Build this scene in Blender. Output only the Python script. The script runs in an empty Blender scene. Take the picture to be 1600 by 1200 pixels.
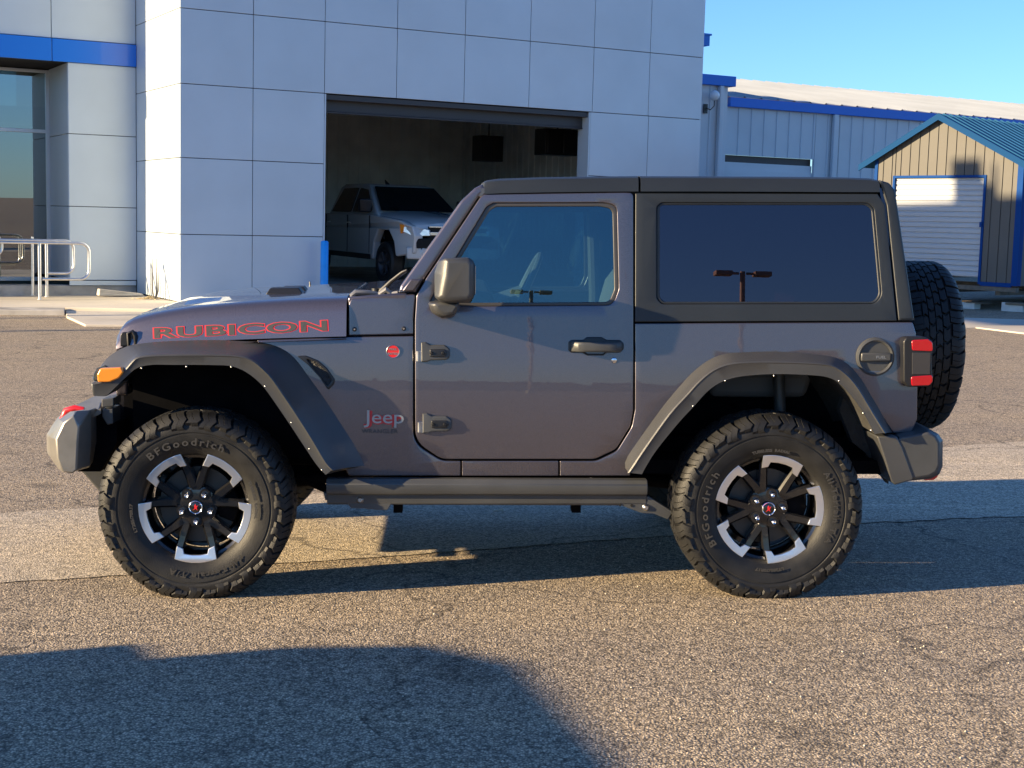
import bpy, bmesh, math, random
from math import sin, cos, tan, pi, radians, sqrt, atan2
from mathutils import Vector, Matrix
random.seed(7)
C = bpy.context.scene
COL = C.collection
# ------------------------------------------------------------------ camera
FPX, PITCH, ROLL, CAMH = 2242.0, radians(6.48), radians(1.49), 1.634
_F = Vector((0, cos(PITCH), -sin(PITCH))); _U0 = Vector((0, sin(PITCH), cos(PITCH))); _R0 = Vector((1, 0, 0))
_R = _R0*cos(ROLL) + _U0*sin(ROLL); _U = _U0*cos(ROLL) - _R0*sin(ROLL)
cam = bpy.data.cameras.new('camera'); camo = bpy.data.objects.new('camera', cam); COL.objects.link(camo)
cam.sensor_width = 36; cam.lens = FPX/1600*36; cam.clip_end = 2000; cam.clip_start = .05
mw = Matrix.Identity(4)
for i, v in enumerate((_R, _U, -_F)):
    for j in range(3): mw[j][i] = v[j]
mw[2][3] = CAMH
camo.matrix_world = mw
C.camera = camo
# ------------------------------------------------------------------ light
SUN_T, SUN_E = radians(18.5), radians(14.5)          # shadows run right and slightly away
tosun = Vector((-cos(SUN_T)*cos(SUN_E), -sin(SUN_T)*cos(SUN_E), sin(SUN_E)))
w = bpy.data.worlds.new('World'); C.world = w; w.use_nodes = True
nt = w.node_tree; bg = nt.nodes['Background']; sky = nt.nodes.new('ShaderNodeTexSky')
sky.sky_type = 'NISHITA'; sky.sun_disc = False; sky.sun_elevation = SUN_E
sky.sun_rotation = atan2(tosun.x, tosun.y); sky.air_density = 1.0; sky.dust_density = .1; sky.ozone_density = 4.0
wb = nt.nodes.new('ShaderNodeMix'); wb.data_type = 'RGBA'; wb.blend_type = 'MULTIPLY'; wb.inputs[0].default_value = 1; wb.inputs[7].default_value = (.73, .95, 1.26, 1)   # camera white balance
nt.links.new(sky.outputs[0], wb.inputs[6]); nt.links.new(wb.outputs[2], bg.inputs[0]); bg.inputs[1].default_value = .074
sl = bpy.data.lights.new('sun', 'SUN'); sl.energy = 5; sl.angle = radians(.5); sl.color = (1, .77, .46)
so = bpy.data.objects.new('sun', sl); COL.objects.link(so)
so.rotation_euler = (-tosun).to_track_quat('-Z', 'Y').to_euler()
C.view_settings.view_transform = 'Standard'; C.view_settings.look = 'None'
C.view_settings.exposure = 1.5; C.view_settings.gamma = 1

# ------------------------------------------------------------------ rays / frames
def raydir(px, py): return (_F*FPX + _R*(px-800) - _U*(py-600)).normalized()
EYE = Vector((0, 0, CAMH))
SLOPE, SX0 = .015, -1.331
def gz(x): return SLOPE*(x-SX0)
def ground(px, py, h=0):
    d = raydir(px, py); n = Vector((-SLOPE, 0, 1)); p0 = Vector((SX0, 0, h))
    t = (p0-EYE).dot(n)/d.dot(n); return EYE + d*t
def hit(px, py, p0, n):
    d = raydir(px, py); t = (Vector(p0)-EYE).dot(n)/d.dot(n); return EYE + d*t
CARM = Matrix.Translation((SX0, 5.968, 0)) @ Matrix.Rotation(radians(2.48), 4, 'Z') @ Matrix.Rotation(-SLOPE, 4, 'Y')
CARI = CARM.inverted()
_eye = CARI @ EYE
def S(px, py, yf):
    """pixel -> car-local (x, z) on the surface y = yf"""
    d = CARI.to_3x3() @ raydir(px, py)
    y = yf if not callable(yf) else .15
    for _ in range(8):
        t = (y-_eye.y)/d.y; x, z = _eye.x+d.x*t, _eye.z+d.z*t
        if callable(yf): y = yf(x, z)
        else: break
    return (x, z)
def SL(pts, yf): return [S(p[0], p[1], yf) + tuple(p[2:]) for p in pts]

# ------------------------------------------------------------------ helpers
def tag(o, label=None, cat=None, group=None, kind=None):
    if label: o['label'] = label
    if cat: o['category'] = cat
    if group: o['group'] = group
    if kind: o['kind'] = kind
    return o
def empty(name, loc=(0, 0, 0), rz=0, label=None, cat=None, group=None, parent=None):
    o = bpy.data.objects.new(name, None); COL.objects.link(o); o.location = loc; o.rotation_euler = (0, 0, rz)
    o.empty_display_size = .1
    if parent: o.parent = parent
    return tag(o, label, cat, group)
class MB:
    def __init__(s): s.bm = bmesh.new()
    def vf(s, vs, fs):
        b = [s.bm.verts.new(v) for v in vs]
        for f in fs:
            try: s.bm.faces.new([b[i] for i in f])
            except ValueError: pass
        return s
    def box(s, a, b):
        x0, y0, z0 = a; x1, y1, z1 = b
        return s.vf([(x0,y0,z0),(x1,y0,z0),(x1,y1,z0),(x0,y1,z0),(x0,y0,z1),(x1,y0,z1),(x1,y1,z1),(x0,y1,z1)],
                    [(0,3,2,1),(4,5,6,7),(0,1,5,4),(1,2,6,5),(2,3,7,6),(3,0,4,7)])
    def loft(s, rings, closed=True, caps=True):
        n = len(rings[0]); vs = [v for r in rings for v in r]; fs = []
        for i in range(len(rings)-1):
            for j in range(n if closed else n-1):
                k = (j+1) % n; fs.append((i*n+j, i*n+k, (i+1)*n+k, (i+1)*n+j))
        if caps and closed:
            fs.append(tuple(range(n))[::-1]); fs.append(tuple((len(rings)-1)*n+j for j in range(n)))
        return s.vf(vs, fs)
    def prism(s, pts, y0, y1):              # (x,z) outline, extruded along y
        return s.loft([[(p[0], y0, p[1]) for p in pts], [(p[0], y1, p[1]) for p in pts]])
    def tube(s, path, r, n=10, caps=True):
        path = [Vector(p) for p in path]; rings = []
        t0 = (path[1]-path[0]).normalized(); up = Vector((0, 0, 1)) if abs(t0.z) < .9 else Vector((1, 0, 0))
        a = t0.cross(up).normalized()
        for i, p in enumerate(path):
            t = ((path[min(i+1, len(path)-1)]-path[max(i-1, 0)])).normalized()
            a = (a - t*a.dot(t)).normalized(); b = t.cross(a)
            rr = r[i] if isinstance(r, (list, tuple)) else r
            rings.append([p + a*rr*cos(2*pi*k/n) + b*rr*sin(2*pi*k/n) for k in range(n)])
        return s.loft(rings, True, caps)
    def lathe(s, prof, n=48, axis='y', c=(0, 0, 0), close=False):    # prof: (axial, radius)
        rings = []
        for k in range(n):
            a = 2*pi*k/n
            if axis == 'y': rings.append([(c[0]+r*cos(a), c[1]+y, c[2]+r*sin(a)) for y, r in prof])
            elif axis == 'z': rings.append([(c[0]+r*cos(a), c[1]+r*sin(a), c[2]+y) for y, r in prof])
            else: rings.append([(c[0]+y, c[1]+r*cos(a), c[2]+r*sin(a)) for y, r in prof])
        m = len(prof); vs = [v for r in rings for v in r]; fs = []
        for k in range(n):
            l = (k+1) % n
            for j in range(m-1): fs.append((k*m+j, l*m+j, l*m+j+1, k*m+j+1))
            if close: fs.append((k*m+m-1, l*m+m-1, l*m, k*m))
        return s.vf(vs, fs)
    def build(s, name, mat, parent=None, smooth=35, bevel=0, seg=2, xf=None, label=None, weld=True):
        bm = s.bm
        if weld: bmesh.ops.remove_doubles(bm, verts=bm.verts, dist=1e-5)
        bmesh.ops.recalc_face_normals(bm, faces=bm.faces)
        if xf: bmesh.ops.transform(bm, matrix=xf, verts=bm.verts)
        me = bpy.data.meshes.new(name); bm.to_mesh(me); bm.free()
        return mkobj(name, me, mat, parent, smooth, bevel, seg, label)
def mkobj(name, me, mat, parent=None, smooth=35, bevel=0, seg=2, label=None):
    me.materials.clear()
    for m in (mat if isinstance(mat, list) else [mat]): me.materials.append(m)
    if smooth:
        me.polygons.foreach_set('use_smooth', [True]*len(me.polygons)); me.set_sharp_from_angle(angle=radians(smooth))
    o = bpy.data.objects.new(name, me); COL.objects.link(o)
    if parent: o.parent = parent
    if bevel:
        b = o.modifiers.new('b', 'BEVEL'); b.width = bevel; b.segments = seg; b.limit_method = 'ANGLE'; b.angle_limit = radians(35)
        b.harden_normals = False
    if label: o['label'] = label
    return o
def copy_tree(o, parent=None):
    c = o.copy(); COL.objects.link(c); c.parent = parent
    for ch in [x for x in bpy.data.objects if x.parent is o]: copy_tree(ch, c)
    return c
def fillet(pts, r=.02, n=5):
    """round the corners of a closed (x,z) outline; a third value on a point overrides r (0 keeps it sharp)"""
    out = []; m = len(pts)
    for i in range(m):
        p = Vector(pts[i][:2]); a = Vector(pts[i-1][:2]); b = Vector(pts[(i+1) % m][:2])
        rr = pts[i][2] if len(pts[i]) > 2 else r
        u, v = a-p, b-p; lu, lv = u.length, v.length
        if rr < 1e-5 or lu < 1e-6 or lv < 1e-6: out.append(p); continue
        u /= lu; v /= lv; ang = u.angle(v, pi)
        if ang > radians(176): out.append(p); continue
        d = min(rr/tan(ang/2), lu*.48, lv*.48)
        s, e = p+u*d, p+v*d
        for k in range(n+1):
            t = k/n; out.append(s*(1-t)**2 + p*2*t*(1-t) + e*t*t)
    return [(q.x, q.y) for q in out]
def fill2d(outs, thick, bevel=0, res=2):
    cu = bpy.data.curves.new('t', 'CURVE'); cu.dimensions = '2D'; cu.fill_mode = 'BOTH'
    cu.extrude = max(thick/2-bevel, 0); cu.bevel_depth = bevel; cu.bevel_resolution = res; cu.offset = -bevel
    for o in outs:
        sp = cu.splines.new('POLY'); sp.points.add(len(o)-1); sp.use_cyclic_u = True
        for p, q in zip(sp.points, o): p.co = (q[0], q[1], 0, 1)
    ob = bpy.data.objects.new('t', cu); me = bpy.data.meshes.new_from_object(ob)
    bpy.data.objects.remove(ob); bpy.data.curves.remove(cu); return me
def panel(name, outline, mat, parent, yf, thick=.02, bevel=.003, holes=(), step=.06, r=.012, hr=None, mirror=None,
          smooth=30, add=0, label=None):
    """plate cut from a car-local (x,z) outline, laid on the surface y = yf(x,z)+add (add = outer face), bent to follow it"""
    me = fill2d([fillet(outline, r)] + [fillet(h, hr or r) for h in holes], thick, bevel)
    bm = bmesh.new(); bm.from_mesh(me); bpy.data.meshes.remove(me)
    bmesh.ops.remove_doubles(bm, verts=bm.verts, dist=1e-5)
    xs = [v.co.x for v in bm.verts]; zs = [v.co.y for v in bm.verts]
    for lo, hi, ax in ((min(xs), max(xs), 0), (min(zs), max(zs), 1)):
        k = math.ceil(lo/step)*step
        while k < hi:
            co = [0, 0, 0]; no = [0, 0, 0]; co[ax] = k; no[ax] = 1
            bmesh.ops.bisect_plane(bm, geom=list(bm.verts)+list(bm.edges)+list(bm.faces), plane_co=co, plane_no=no, dist=1e-5)
            k += step*(1 if ax else 2.5)
    f = yf if callable(yf) else (lambda x, z: yf)
    for v in bm.verts:
        x, z, t = v.co; v.co = (x, f(x, z) + add + thick/2 - t, z)
    if mirror is not None:
        for v in bm.verts: v.co.y = mirror*2 - v.co.y
    bmesh.ops.recalc_face_normals(bm, faces=bm.faces)
    m = bpy.data.meshes.new(name); bm.to_mesh(m); bm.free()
    return mkobj(name, m, mat, parent, smooth, label=label)
def text_mesh(s, size=1, sx=1, depth=.002, offset=0, align='CENTER', space=1):
    cu = bpy.data.curves.new('t', 'FONT'); cu.body = s; cu.size = size; cu.extrude = depth/2; cu.offset = offset
    cu.align_x = align; cu.align_y = 'CENTER'; cu.space_character = space; cu.resolution_u = 3
    ob = bpy.data.objects.new('t', cu); me = bpy.data.meshes.new_from_object(ob)
    bpy.data.objects.remove(ob); bpy.data.curves.remove(cu)
    for v in me.vertices: v.co.x *= sx
    return me

# ------------------------------------------------------------------ materials
def mat(name, col, rough=.5, metal=0, coat=0, spec=.5, bump=0, bscale=60, var=0, vscale=6, emit=None, trans=0, coatr=.03, detail=4, space='Object'):
    m = bpy.data.materials.new(name); m.use_nodes = True; n = m.node_tree; L = n.links.new
    p = n.nodes['Principled BSDF']
    p.inputs['Base Color'].default_value = (*col, 1); p.inputs['Roughness'].default_value = rough
    p.inputs['Metallic'].default_value = metal; p.inputs['Coat Weight'].default_value = coat
    p.inputs['Coat Roughness'].default_value = coatr; p.inputs['Specular IOR Level'].default_value = spec
    p.inputs['Transmission Weight'].default_value = trans
    if emit: p.inputs['Emission Color'].default_value = (*emit[:3], 1); p.inputs['Emission Strength'].default_value = emit[3]
    if bump or var:
        tc = n.nodes.new('ShaderNodeTexCoord')
    if bump:
        t = n.nodes.new('ShaderNodeTexNoise'); t.inputs['Scale'].default_value = bscale; t.inputs['Detail'].default_value = detail
        b = n.nodes.new('ShaderNodeBump'); b.inputs['Strength'].default_value = bump; b.inputs['Distance'].default_value = .01
        L(tc.outputs[space], t.inputs[0]); L(t.outputs[0], b.inputs['Height']); L(b.outputs[0], p.inputs['Normal'])
    if var:
        t = n.nodes.new('ShaderNodeTexNoise'); t.inputs['Scale'].default_value = vscale; t.inputs['Detail'].default_value = 6
        r = n.nodes.new('ShaderNodeValToRGB'); r.color_ramp.elements[0].position = .3; r.color_ramp.elements[1].position = .7
        r.color_ramp.elements[0].color = (*[c*(1-var) for c in col], 1); r.color_ramp.elements[1].color = (*[min(1, c*(1+var)) for c in col], 1)
        L(tc.outputs[space], t.inputs[0]); L(t.outputs[0], r.inputs[0]); L(r.outputs[0], p.inputs['Base Color'])
        q = n.nodes.new('ShaderNodeMapRange'); q.inputs['To Min'].default_value = max(0, rough*(1-var*.5)); q.inputs['To Max'].default_value = min(1, rough*(1+var*.5))
        L(t.outputs[0], q.inputs[0]); L(q.outputs[0], p.inputs['Roughness'])
    return m
def glass_mat(name, tint, refl=.08, rough=0, gc=(.92, .96, 1)):
    m = bpy.data.materials.new(name); m.use_nodes = True; n = m.node_tree; L = n.links.new
    for x in list(n.nodes): n.nodes.remove(x)
    o = n.nodes.new('ShaderNodeOutputMaterial'); mix = n.nodes.new('ShaderNodeMixShader')
    t = n.nodes.new('ShaderNodeBsdfTransparent'); t.inputs[0].default_value = (*tint, 1)
    g = n.nodes.new('ShaderNodeBsdfGlossy'); g.inputs['Roughness'].default_value = rough; g.inputs[0].default_value = (*gc, 1)
    fr = n.nodes.new('ShaderNodeFresnel'); fr.inputs[0].default_value = 1.52
    ma = n.nodes.new('ShaderNodeMath'); ma.operation = 'ADD'; ma.inputs[1].default_value = refl; ma.use_clamp = True
    L(fr.outputs[0], ma.inputs[0]); L(ma.outputs[0], mix.inputs[0]); L(t.outputs[0], mix.inputs[1]); L(g.outputs[0], mix.inputs[2])
    L(mix.outputs[0], o.inputs[0]); return m

M = {}
def paint(name, col, metal=.75, rough=.34):
    m = mat(name, col, rough, metal, coat=1, coatr=.02); n = m.node_tree; L = n.links.new; p = n.nodes['Principled BSDF']
    tc = n.nodes.new('ShaderNodeTexCoord'); t = n.nodes.new('ShaderNodeTexVoronoi'); t.inputs['Scale'].default_value = 1400
    r = n.nodes.new('ShaderNodeMapRange'); r.inputs['To Min'].default_value = .22; r.inputs['To Max'].default_value = .42
    # faint orange peel in the clear coat and a film of dust
    q = n.nodes.new('ShaderNodeTexNoise'); q.inputs['Scale'].default_value = 2.2; q.inputs['Detail'].default_value = 7
    b = n.nodes.new('ShaderNodeBump'); b.inputs['Strength'].default_value = .025; b.inputs['Distance'].default_value = .02
    mr = n.nodes.new('ShaderNodeMapRange'); mr.inputs['From Min'].default_value = .45; mr.inputs['From Max'].default_value = .8
    mr.inputs['To Min'].default_value = .0; mr.inputs['To Max'].default_value = .05
    L(tc.outputs['Object'], t.inputs[0]); L(t.outputs['Color'], r.inputs[0]); L(r.outputs[0], p.inputs['Roughness'])
    L(tc.outputs['Object'], q.inputs[0]); L(q.outputs[0], b.inputs['Height']); L(b.outputs[0], p.inputs['Coat Normal'])
    L(q.outputs[0], mr.inputs[0]); L(mr.outputs[0], p.inputs['Coat Roughness'])
    return m
M['paint'] = paint('granite_metallic_paint', (.122, .108, .124))
M['top'] = mat('hardtop_textured', (.016, .020, .025), .45, bump=.10, bscale=900, var=.12, vscale=3)
M['flare'] = mat('textured_plastic', (.050, .051, .052), .36, spec=.6, bump=.12, bscale=700, var=.15, vscale=5)
M['blackplastic'] = mat('black_plastic', (.012, .012, .013), .38, bump=.05, bscale=300)
M['under'] = mat('underbody', (.005, .005, .006), .9, spec=.04, var=.4, vscale=9)
M['liner'] = mat('liner_felt', (.035, .033, .030), .9, bump=.5, bscale=90, var=.3, vscale=15)
M['rail'] = mat('powder_coat', (.055, .057, .058), .42, bump=.1, bscale=600, var=.2, vscale=4)
M['bumpersteel'] = mat('bumper_steel', (.24, .23, .21), .36, metal=.5, bump=.06, bscale=400, var=.15, vscale=8)
M['rubber'] = mat('tyre_rubber', (.013, .013, .013), .55, spec=.35, bump=.18, bscale=220, var=.45, vscale=11)
M['tread'] = mat('tread_sunlit_tan', (.13, .105, .075), .72, bump=.25, bscale=160, var=.6, vscale=26)  # tan far lighter than the rubber: sunlight put into the tread colour
M['letter'] = mat('sidewall_letter', (.040, .038, .035), .5)
M['rimblack'] = mat('rim_gloss_black', (.008, .008, .009), .22, coat=.6)
M['machined'] = mat('machined_aluminium', (.86, .86, .88), .34, metal=1)
M['chrome'] = mat('chrome', (.75, .75, .77), .12, metal=1)
M['steel'] = mat('brushed_steel', (.55, .55, .56), .3, metal=1, var=.15, vscale=20)
M['disc'] = mat('brake_disc', (.07, .065, .06), .5, metal=.6)
M['red'] = mat('red_paint', (.62, .015, .02), .35, coat=.4)
M['redlens'] = mat('red_lens', (.34, .003, .008), .12, coat=1, emit=(.9, .0, .02, .02))
M['amber'] = mat('amber_lens', (.85, .25, .015), .15, coat=1)
M['orange'] = mat('amber_reflector', (.85, .27, .02), .2, coat=1)
M['smoke'] = mat('smoked_panel', (.035, .035, .038), .25, coat=.5)
M['decalred'] = mat('decal_red', (.56, .022, .028), .4)
M['decalgrey'] = mat('decal_grey', (.035, .037, .040), .5)
M['gap'] = mat('gap_black', (.004, .004, .004), .9)
M['glass'] = glass_mat('door_glass', (.42, .58, .60), .06, gc=(.55, .82, 1))
M['privacy'] = glass_mat('privacy_glass', (.10, .06, .09), .07, gc=(.66, .56, .70))
M['clear'] = glass_mat('clear_glass', (.75, .8, .8), .03)
M['interior'] = mat('interior_black', (.06, .06, .062), .6)
M['seat'] = mat('seat_cloth', (.14, .14, .14), .8)
M['trim'] = mat('window_seal', (.05, .047, .045), .35)
M['silver'] = mat('silver_insert', (.35, .36, .37), .35, metal=.6)
M['mirror'] = mat('mirror_glass', (.8, .85, .9), .02, metal=1)

# ================================================================== GROUND
def ground_mats():
    def base(name, stone, binder, scale, rough_amt, patch, bumpd):
        m = bpy.data.materials.new(name); m.use_nodes = True; n = m.node_tree; L = n.links.new; N = n.nodes.new
        p = n.nodes['Principled BSDF']; p.inputs['Roughness'].default_value = .78; p.inputs['Specular IOR Level'].default_value = .35
        g = N('ShaderNodeNewGeometry')
        v = N('ShaderNodeTexVoronoi'); v.inputs['Scale'].default_value = scale; v.inputs['Randomness'].default_value = 1
        v2 = N('ShaderNodeTexVoronoi'); v2.inputs['Scale'].default_value = scale*2.7
        wn = N('ShaderNodeTexNoise'); wn.inputs['Scale'].default_value = scale*.8; wn.inputs['Detail'].default_value = 3
        big = N('ShaderNodeTexNoise'); big.inputs['Scale'].default_value = .55; big.inputs['Detail'].default_value = 5; big.inputs['Roughness'].default_value = .6
        mid = N('ShaderNodeTexNoise'); mid.inputs['Scale'].default_value = 6; mid.inputs['Detail'].default_value = 8; mid.inputs['Roughness'].default_value = .75
        mp = N('ShaderNodeMapping'); mp.inputs['Scale'].default_value = (.35, 2.2, 1); mp.inputs['Rotation'].default_value = (0, 0, radians(-28))
        L(g.outputs['Position'], mp.inputs[0])
        for t in (v, v2, wn, big, mid): L(g.outputs['Position'], t.inputs[0])
        L(mp.outputs[0], big.inputs[0])
        cr = N('ShaderNodeValToRGB'); e = cr.color_ramp.elements
        e[0].position = .0; e[0].color = (*stone, 1); e[1].position = .62; e[1].color = (*binder, 1)
        x = cr.color_ramp.elements.new(.33); x.color = (*[s*.72 for s in stone], 1)
        L(v.outputs['Distance'], cr.inputs[0])
        hs = N('ShaderNodeSeparateColor'); L(v.outputs['Color'], hs.inputs[0])
        rnd = N('ShaderNodeMapRange'); rnd.inputs['To Min'].default_value = .42; rnd.inputs['To Max'].default_value = 1.42
        L(hs.outputs[0], rnd.inputs[0])
        mul = N('ShaderNodeMix'); mul.data_type = 'RGBA'; mul.blend_type = 'MULTIPLY'; mul.inputs[0].default_value = 1
        L(cr.outputs[0], mul.inputs[6]); L(rnd.outputs[0], mul.inputs[7])
        pr = N('ShaderNodeValToRGB'); e = pr.color_ramp.elements
        e[0].position = .32; e[0].color = (1-patch, 1-patch, 1-patch*.9, 1); e[1].position = .68; e[1].color = (1+patch*.8, 1+patch*.5, 1-patch*.1, 1)
        ad = N('ShaderNodeMath'); ad.operation = 'MULTIPLY_ADD'; ad.inputs[1].default_value = .45; 
        sc = N('ShaderNodeMath'); sc.operation = 'MULTIPLY'; sc.inputs[1].default_value = .55
        L(big.outputs[0], sc.inputs[0]); L(mid.outputs[0], ad.inputs[0]); L(sc.outputs[0], ad.inputs[2]); L(ad.outputs[0], pr.inputs[0])
        # missing chips between the stones
        vd = N('ShaderNodeTexNoise'); vd.inputs['Scale'].default_value = 38; vd.inputs['Detail'].default_value = 3; L(g.outputs['Position'], vd.inputs[0])
        vr_ = N('ShaderNodeMapRange'); vr_.inputs['From Min'].default_value = .36; vr_.inputs['From Max'].default_value = .52; vr_.inputs['To Min'].default_value = 1-rough_amt*.55; L(vd.outputs[0], vr_.inputs[0])
        m0 = N('ShaderNodeMix'); m0.data_type = 'RGBA'; m0.blend_type = 'MULTIPLY'; m0.inputs[0].default_value = 1
        L(mul.outputs[2], m0.inputs[6]); L(vr_.outputs[0], m0.inputs[7]); mul = m0
        m2 = N('ShaderNodeMix'); m2.data_type = 'RGBA'; m2.blend_type = 'MULTIPLY'; m2.inputs[0].default_value = 1
        L(mul.outputs[2], m2.inputs[6]); L(pr.outputs[0], m2.inputs[7]); 
        st_ = N('ShaderNodeTexNoise'); st_.inputs['Scale'].default_value = 1; st_.inputs['Detail'].default_value = 8; st_.inputs['Roughness'].default_value = .8
        mp2 = N('ShaderNodeMapping'); mp2.inputs['Scale'].default_value = (.35, 9, 1); mp2.inputs['Rotation'].default_value = (0, 0, radians(38)); L(g.outputs['Position'], mp2.inputs[0]); L(mp2.outputs[0], st_.inputs[0])
        sr = N('ShaderNodeMapRange'); sr.inputs['From Min'].default_value = .54; sr.inputs['From Max'].default_value = .74; sr.inputs['To Min'].default_value = .92; sr.inputs['To Max'].default_value = 1.28; L(st_.outputs[0], sr.inputs[0])
        ms = N('ShaderNodeMix'); ms.data_type = 'RGBA'; ms.blend_type = 'MULTIPLY'; ms.inputs[0].default_value = 1; L(m2.outputs[2], ms.inputs[6]); L(sr.outputs[0], ms.inputs[7])
        # oil spots and worn dark patches
        oi = N('ShaderNodeTexNoise'); oi.inputs['Scale'].default_value = 1.7; oi.inputs['Detail'].default_value = 4; L(g.outputs['Position'], oi.inputs[0])
        oq = N('ShaderNodeMapRange'); oq.inputs['From Min'].default_value = .27; oq.inputs['From Max'].default_value = .36; oq.inputs['To Min'].default_value = .62; L(oi.outputs[0], oq.inputs[0])
        mo = N('ShaderNodeMix'); mo.data_type = 'RGBA'; mo.blend_type = 'MULTIPLY'; mo.inputs[0].default_value = 1; L(ms.outputs[2], mo.inputs[6]); L(oq.outputs[0], mo.inputs[7]); m2 = mo
        # hairline cracks
        ck = N('ShaderNodeTexVoronoi'); ck.feature = 'DISTANCE_TO_EDGE'; ck.inputs['Scale'].default_value = .45
        dn = N('ShaderNodeTexNoise'); dn.inputs['Scale'].default_value = 3; dn.inputs['Detail'].default_value = 6
        av = N('ShaderNodeVectorMath'); av.operation = 'MULTIPLY_ADD'; av.inputs[1].default_value = (.5, .5, 0)
        L(g.outputs['Position'], dn.inputs[0]); L(dn.outputs['Color'], av.inputs[0]); L(g.outputs['Position'], av.inputs[2]); L(av.outputs[0], ck.inputs[0])
        cm = N('ShaderNodeMapRange'); cm.inputs['From Min'].default_value = .0; cm.inputs['From Max'].default_value = .006
        cm.inputs['To Min'].default_value = .45; cm.inputs['To Max'].default_value = 1
        L(ck.outputs['Distance'], cm.inputs[0])
        m3 = N('ShaderNodeMix'); m3.data_type = 'RGBA'; m3.blend_type = 'MULTIPLY'; m3.inputs[0].default_value = 1
        L(m2.outputs[2], m3.inputs[6]); L(cm.outputs[0], m3.inputs[7]); L(m3.outputs[2], p.inputs['Base Color'])
        h1 = N('ShaderNodeMath'); h1.operation = 'MULTIPLY_ADD'; h1.inputs[1].default_value = -1
        L(v.outputs['Distance'], h1.inputs[0]); 
        h0 = N('ShaderNodeMath'); h0.operation = 'MULTIPLY_ADD'; h0.inputs[1].default_value = -.35; 
        L(v2.outputs['Distance'], h0.inputs[0]); L(wn.outputs[0], h0.inputs[2]); L(h0.outputs[0], h1.inputs[2])
        hh = N('ShaderNodeMath'); hh.operation = 'MULTIPLY_ADD'; hh.inputs[1].default_value = .35
        L(hs.outputs[1], hh.inputs[0]); L(h1.outputs[0], hh.inputs[2])
        b = N('ShaderNodeBump'); b.inputs['Strength'].default_value = rough_amt; b.inputs['Distance'].default_value = bumpd
        L(hh.outputs[0], b.inputs['Height']); L(b.outputs[0], p.inputs['Normal'])
        return m
    M['asphalt'] = base('worn_asphalt', (.82, .68, .50), (.27, .225, .175), 116, .75, .22, .0075)
    M['gutter'] = base('exposed_concrete', (.90, .78, .60), (.52, .45, .355), 140, .6, .20, .006)
ground_mats()
M['concrete'] = mat('concrete', (.50, .45, .37), .85, bump=.3, bscale=30, var=.22, vscale=2.5, space='Generated')
M['concrete2'] = mat('old_concrete', (.34, .32, .29), .85, bump=.35, bscale=14, var=.38, vscale=2.2)
g = MB(); gs = 500; ys = (-gs, gs)
g.vf([(-gs, ys[0], gz(-gs)), (gs, ys[0], gz(gs)), (gs, ys[1], gz(gs)), (-gs, ys[1], gz(-gs))], [(0, 1, 2, 3)])
tag(g.build('ground', M['asphalt'], smooth=0), kind='structure')
def sheet(name, pix, lift, m, sub=10, wob=0):
    """flat strip on the ground through a closed list of ground pixels"""
    pts = [ground(*p) for p in pix]; out = []
    for i, p in enumerate(pts):
        q = pts[(i+1) % len(pts)]
        for k in range(sub):
            r = p.lerp(q, k/sub)
            if 0 < k and wob: r = r + Vector((0, random.uniform(-wob, wob), 0))
            out.append(r)
    mb = MB(); mb.vf([(p.x, p.y, gz(p.x)+lift) for p in out], [tuple(range(len(out)))])
    return tag(mb.build(name, m, smooth=0), kind='structure')
sheet('gutter', [(-900, 868), (-300, 826), (0, 803), (470, 774), (1040, 736), (1470, 700), (1750, 678), (2600, 640), (2600, 742), (1750, 800), (1350, 818), (1060, 836), (640, 868), (0, 912), (-900, 985)], .004, M['gutter'], 24, .018)

# ================================================================== DEALERSHIP (cladding tower + wing)
BETA = radians(29.1)
u_ = Vector((cos(BETA), sin(BETA), 0)); n_ = Vector((sin(BETA), -cos(BETA), 0))
cor = ground(281, 480); cor.z = 0
BM = Matrix.Translation(cor) @ Matrix(((u_.x, -n_.x, 0, 0), (u_.y, -n_.y, 0, 0), (0, 0, 1, 0), (0, 0, 0, 1)))
BI = BM.inverted()
def FP(px, py, off=0):                     # facade frame: u along, v = depth INTO the building, z up; on plane v = off
    p = BI @ hit(px, py, cor - n_*off, n_); return p.x, p.z
def SP(px, py, uu=0):                      # on the plane u = uu
    p = BI @ hit(px, py, cor + u_*uu, u_); return p.y, p.z
def clad_mat(name, col, rough=.35, metal=.3):
    return mat(name, col, rough, metal, var=.05, vscale=.8, bump=.25, bscale=.9, detail=1)
M['clad'] = clad_mat('cladding_silver', (.54, .61, .66), .42, .15)
M['blueband'] = mat('blue_panel', (.0, .15, .68), .3, coat=.3)
M['bluetrim'] = mat('blue_trim', (.0, .15, .62), .4)
M['frame'] = mat('window_frame', (.55, .57, .60), .35, metal=.7)
M['storeglass'] = glass_mat('store_glass', (.22, .28, .28), .22)
M['darkmetal'] = mat('dark_metal', (.05, .05, .055), .45, metal=.4)
bld = empty('dealership_building', cor, BETA, 'silver-grey panelled showroom with a square tower, open garage bay and blue band', 'building')
zj = [FP(283, y)[1] for y in (480, 366, 246, 130, 12)]
dz = (zj[4]-zj[1])/3
zs = [0.02, zj[1], zj[2], zj[3], zj[4], zj[4]+dz, zj[4]+dz*1.93]
ujx = [0, FP(396, 60)[0], FP(508, 60)[0], FP(621, 60)[0], FP(727, 60)[0], FP(829, 60)[0], FP(929, 60)[0], FP(1017, 60)[0], FP(1099, 100)[0]]
UL, UR, UE = FP(507, 180)[0], FP(922, 200)[0], FP(1099, 100)[0]
FLO = .30
pv = SP(213, 200, 0)[0]                    # how far the wing wall is set back
G = .012
clad = MB(); back = MB()
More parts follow.
